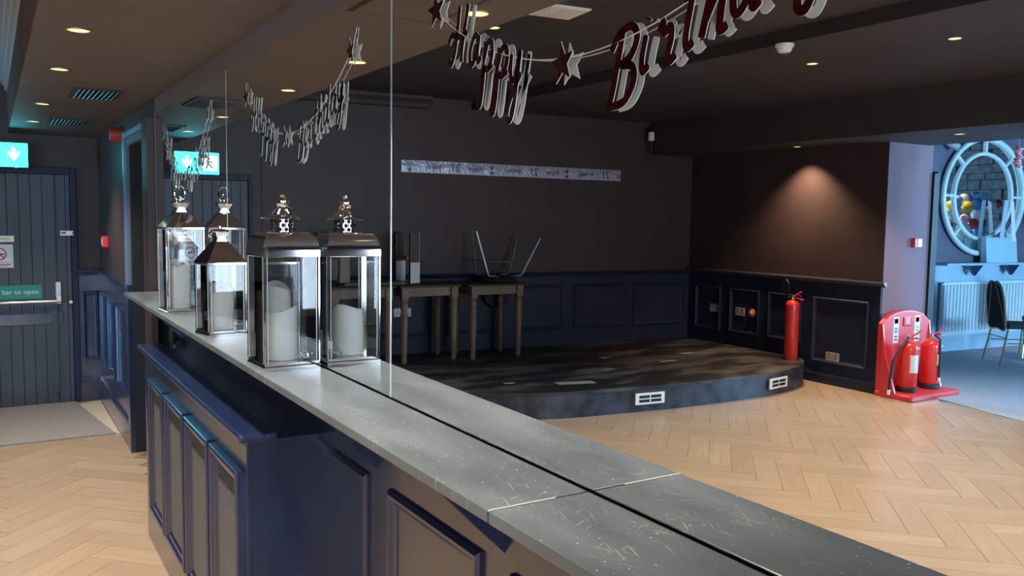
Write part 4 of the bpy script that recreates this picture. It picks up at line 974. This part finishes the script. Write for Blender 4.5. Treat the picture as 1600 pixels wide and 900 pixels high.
BALLOONS = [('white', -4.991, -11.457, 2.052, 0.077), ('blue', -5.022, -11.299, 2.03, 0.067), ('blue', -4.908, -11.612, 2.048, 0.078), ('ltblue', -4.877, -11.813, 2.082, 0.088), ('ltblue', -5.057, -11.763, 2.087, 0.068), ('yellow', -5.026, -11.164, 1.932, 0.085), ('yellow', -5.122, -11.385, 1.925, 0.086), ('blue', -5.088, -11.609, 1.968, 0.087), ('red', -5.003, -11.845, 1.983, 0.059), ('pale', -4.972, -12.026, 1.967, 0.079), ('red', -4.966, -12.174, 1.99, 0.06), ('white', -4.981, -11.755, 1.817, 0.097), ('white', -4.969, -11.286, 1.781, 0.086), ('white', -5.057, -11.002, 1.824, 0.084), ('pink', -4.989, -11.481, 1.755, 0.067), ('red', -4.999, -11.175, 1.665, 0.057), ('red', -5.037, -11.613, 1.68, 0.077), ('white', -5.044, -11.408, 1.591, 0.105), ('blue', -4.979, -11.801, 1.574, 0.088), ('white', -4.911, -11.474, 1.454, 0.077), ('white', -5.078, -11.16, 1.551, 0.066), ('white', -4.983, -11.677, 1.457, 0.058), ('white', -5.165, -10.932, 1.711, 0.074), ('yellow', -4.9, -11.883, 1.682, 0.059), ('white', -4.994, -11.339, 1.378, 0.067)]
place = lambda z: 'top' if z > 1.94 else ('middle' if z > 1.6 else 'bottom')
cols = dict(white='white', blue='royal blue', ltblue='light blue', yellow='golden yellow', red='red', pale='pale aqua', pink='pale pink')
ordn = 'first second third fourth fifth sixth'.split()
for c, x, y, z, r in BALLOONS:
    mates = sorted([q[2] for q in BALLOONS if q[0] == c and place(q[3]) == place(z)], reverse=True)
    lead = '%s balloon' % cols[c] if len(mates) == 1 else '%s %s balloon from the left' % (ordn[mates.index(y)], cols[c])
    t = thing('balloon', '%s, %s of cluster in oval mirror' % (lead, place(z)), 'balloon', (x, y, z), 0, 'balloons of the cluster shown in the oval mirror')
    pr = [(.0001, -1.12)]
    for i in range(1, 12):
        an = -PI/2+PI*i/12; pr.append((math.cos(an), math.sin(an)*(1.08 if an < 0 else 1.0)))
    pr.append((.0001, 1.0))
    MB().lathe([(a*r, b*r) for a, b in pr], 18).build('balloon_skin', bal[c], t, smooth=True)
    MB().lathe([(.0001, -1.11*r), (.006, -1.15*r), (.009, -1.19*r), (.0001, -1.18*r)], 8).build('knot', bal[c], t)
t = thing('balloon_stand', 'slim grey pole on a round foot inside the balloon cluster', 'stand', (-4.50, -11.62, .006))
MB().lathe([(.0001, 0), (.18, 0), (.18, .015), (.02, .03), (.0001, .03)], 24).build('foot', steel, t); MB().tube([(0, 0, .03), (0, 0, 1.95)], .010, 8).build('pole', steel, t)

def banquet_chair(label, x, y, rz):
    t = thing('banquet_chair', label, 'chair', (x, y, .007), rz, 'banquet chairs in the lounge')
    MB().box(-.21, .21, -.20, .22, .43, .49).build('seat', chair_fab, t, bevel=.025, seg=3)
    pts = [(.0, .43), (.18, .43), (.205, .70), (.17, .90), (.09, .98), (.0, 1.0)]
    outl = cr([(-a, b) for a, b in reversed(pts)][:-1]+[(a, b) for a, b in pts], 4)
    MB().prism([(a*.93, b*.985) for a, b in outl], -.008, .012, 'y', T=Matrix.Translation((0, -.17, 0)) @ Matrix.Rotation(.12, 4, 'X')).build('backrest', chair_fab, t)
    fr_ = [(-.205, .45)]+outl[2:-2]+[(.205, .45)]
    MB().tube([(a, 0, b) for a, b in fr_], .012, 8, T=Matrix.Translation((0, -.17, 0)) @ Matrix.Rotation(.12, 4, 'X')).build('back_frame', gilt, t, smooth=True)
    for sx in (-1, 1):
        for sy in (-1, 1):
            MB().tube([(sx*.19, sy*.19, .43), (sx*.21, sy*.24+(-.03 if sy < 0 else 0), 0)], .011, 8).build('leg', gilt, t, smooth=True)
        MB().tube([(sx*.196, -.19, .26), (sx*.196, .205, .26)], .007, 6).build('stretcher', gilt, t)
    for sy in (-1, 1): MB().tube([(-.196, sy*.20, .32), (.196, sy*.20, .32)], .007, 6).build('stretcher', gilt, t)
    return t
banquet_chair('black banquet chair turned side on before the lounge radiator', -5.40, -9.62, 3.75)
banquet_chair('black banquet chair with its rounded back seen square on, at the frame edge', -5.52, -10.45, 2.6)
t = thing('hanging_decoration', 'pink foil swirl hanging from the soffit at the lounge opening', 'decoration', (-4.13, -7.03, 2.428))
MB().tube([(0, 0, 0), (0, 0, -.08)], .0015, 5).build('thread', string_m, t)
for i in range(7):
    MB().lathe([(.006, 0), (.030, -.006), (.034, -.018), (.012, -.030), (.0001, -.030)], 10, T=Matrix.Translation((.008*math.cos(i*2), .008*math.sin(i*2), -.075-i*.026)) @ Matrix.Rotation(.35, 4, 'X' if i % 2 else 'Y')).build('foil_petal', pink_foil, t)
t = thing('security_camera', 'small white spot camera high in the lounge corner', 'camera', M=T_oth @ Matrix.Translation((So+.10, .0, 2.67)))
MB().tube([(0, 0, .05), (0, .06, .03)], .012, 8).build('arm', white_pl, t); MB().tube([(-.03, .05, .04), (.06, .16, -.05)], .045, 12).build('camera_body', white_pl, t, smooth=True)
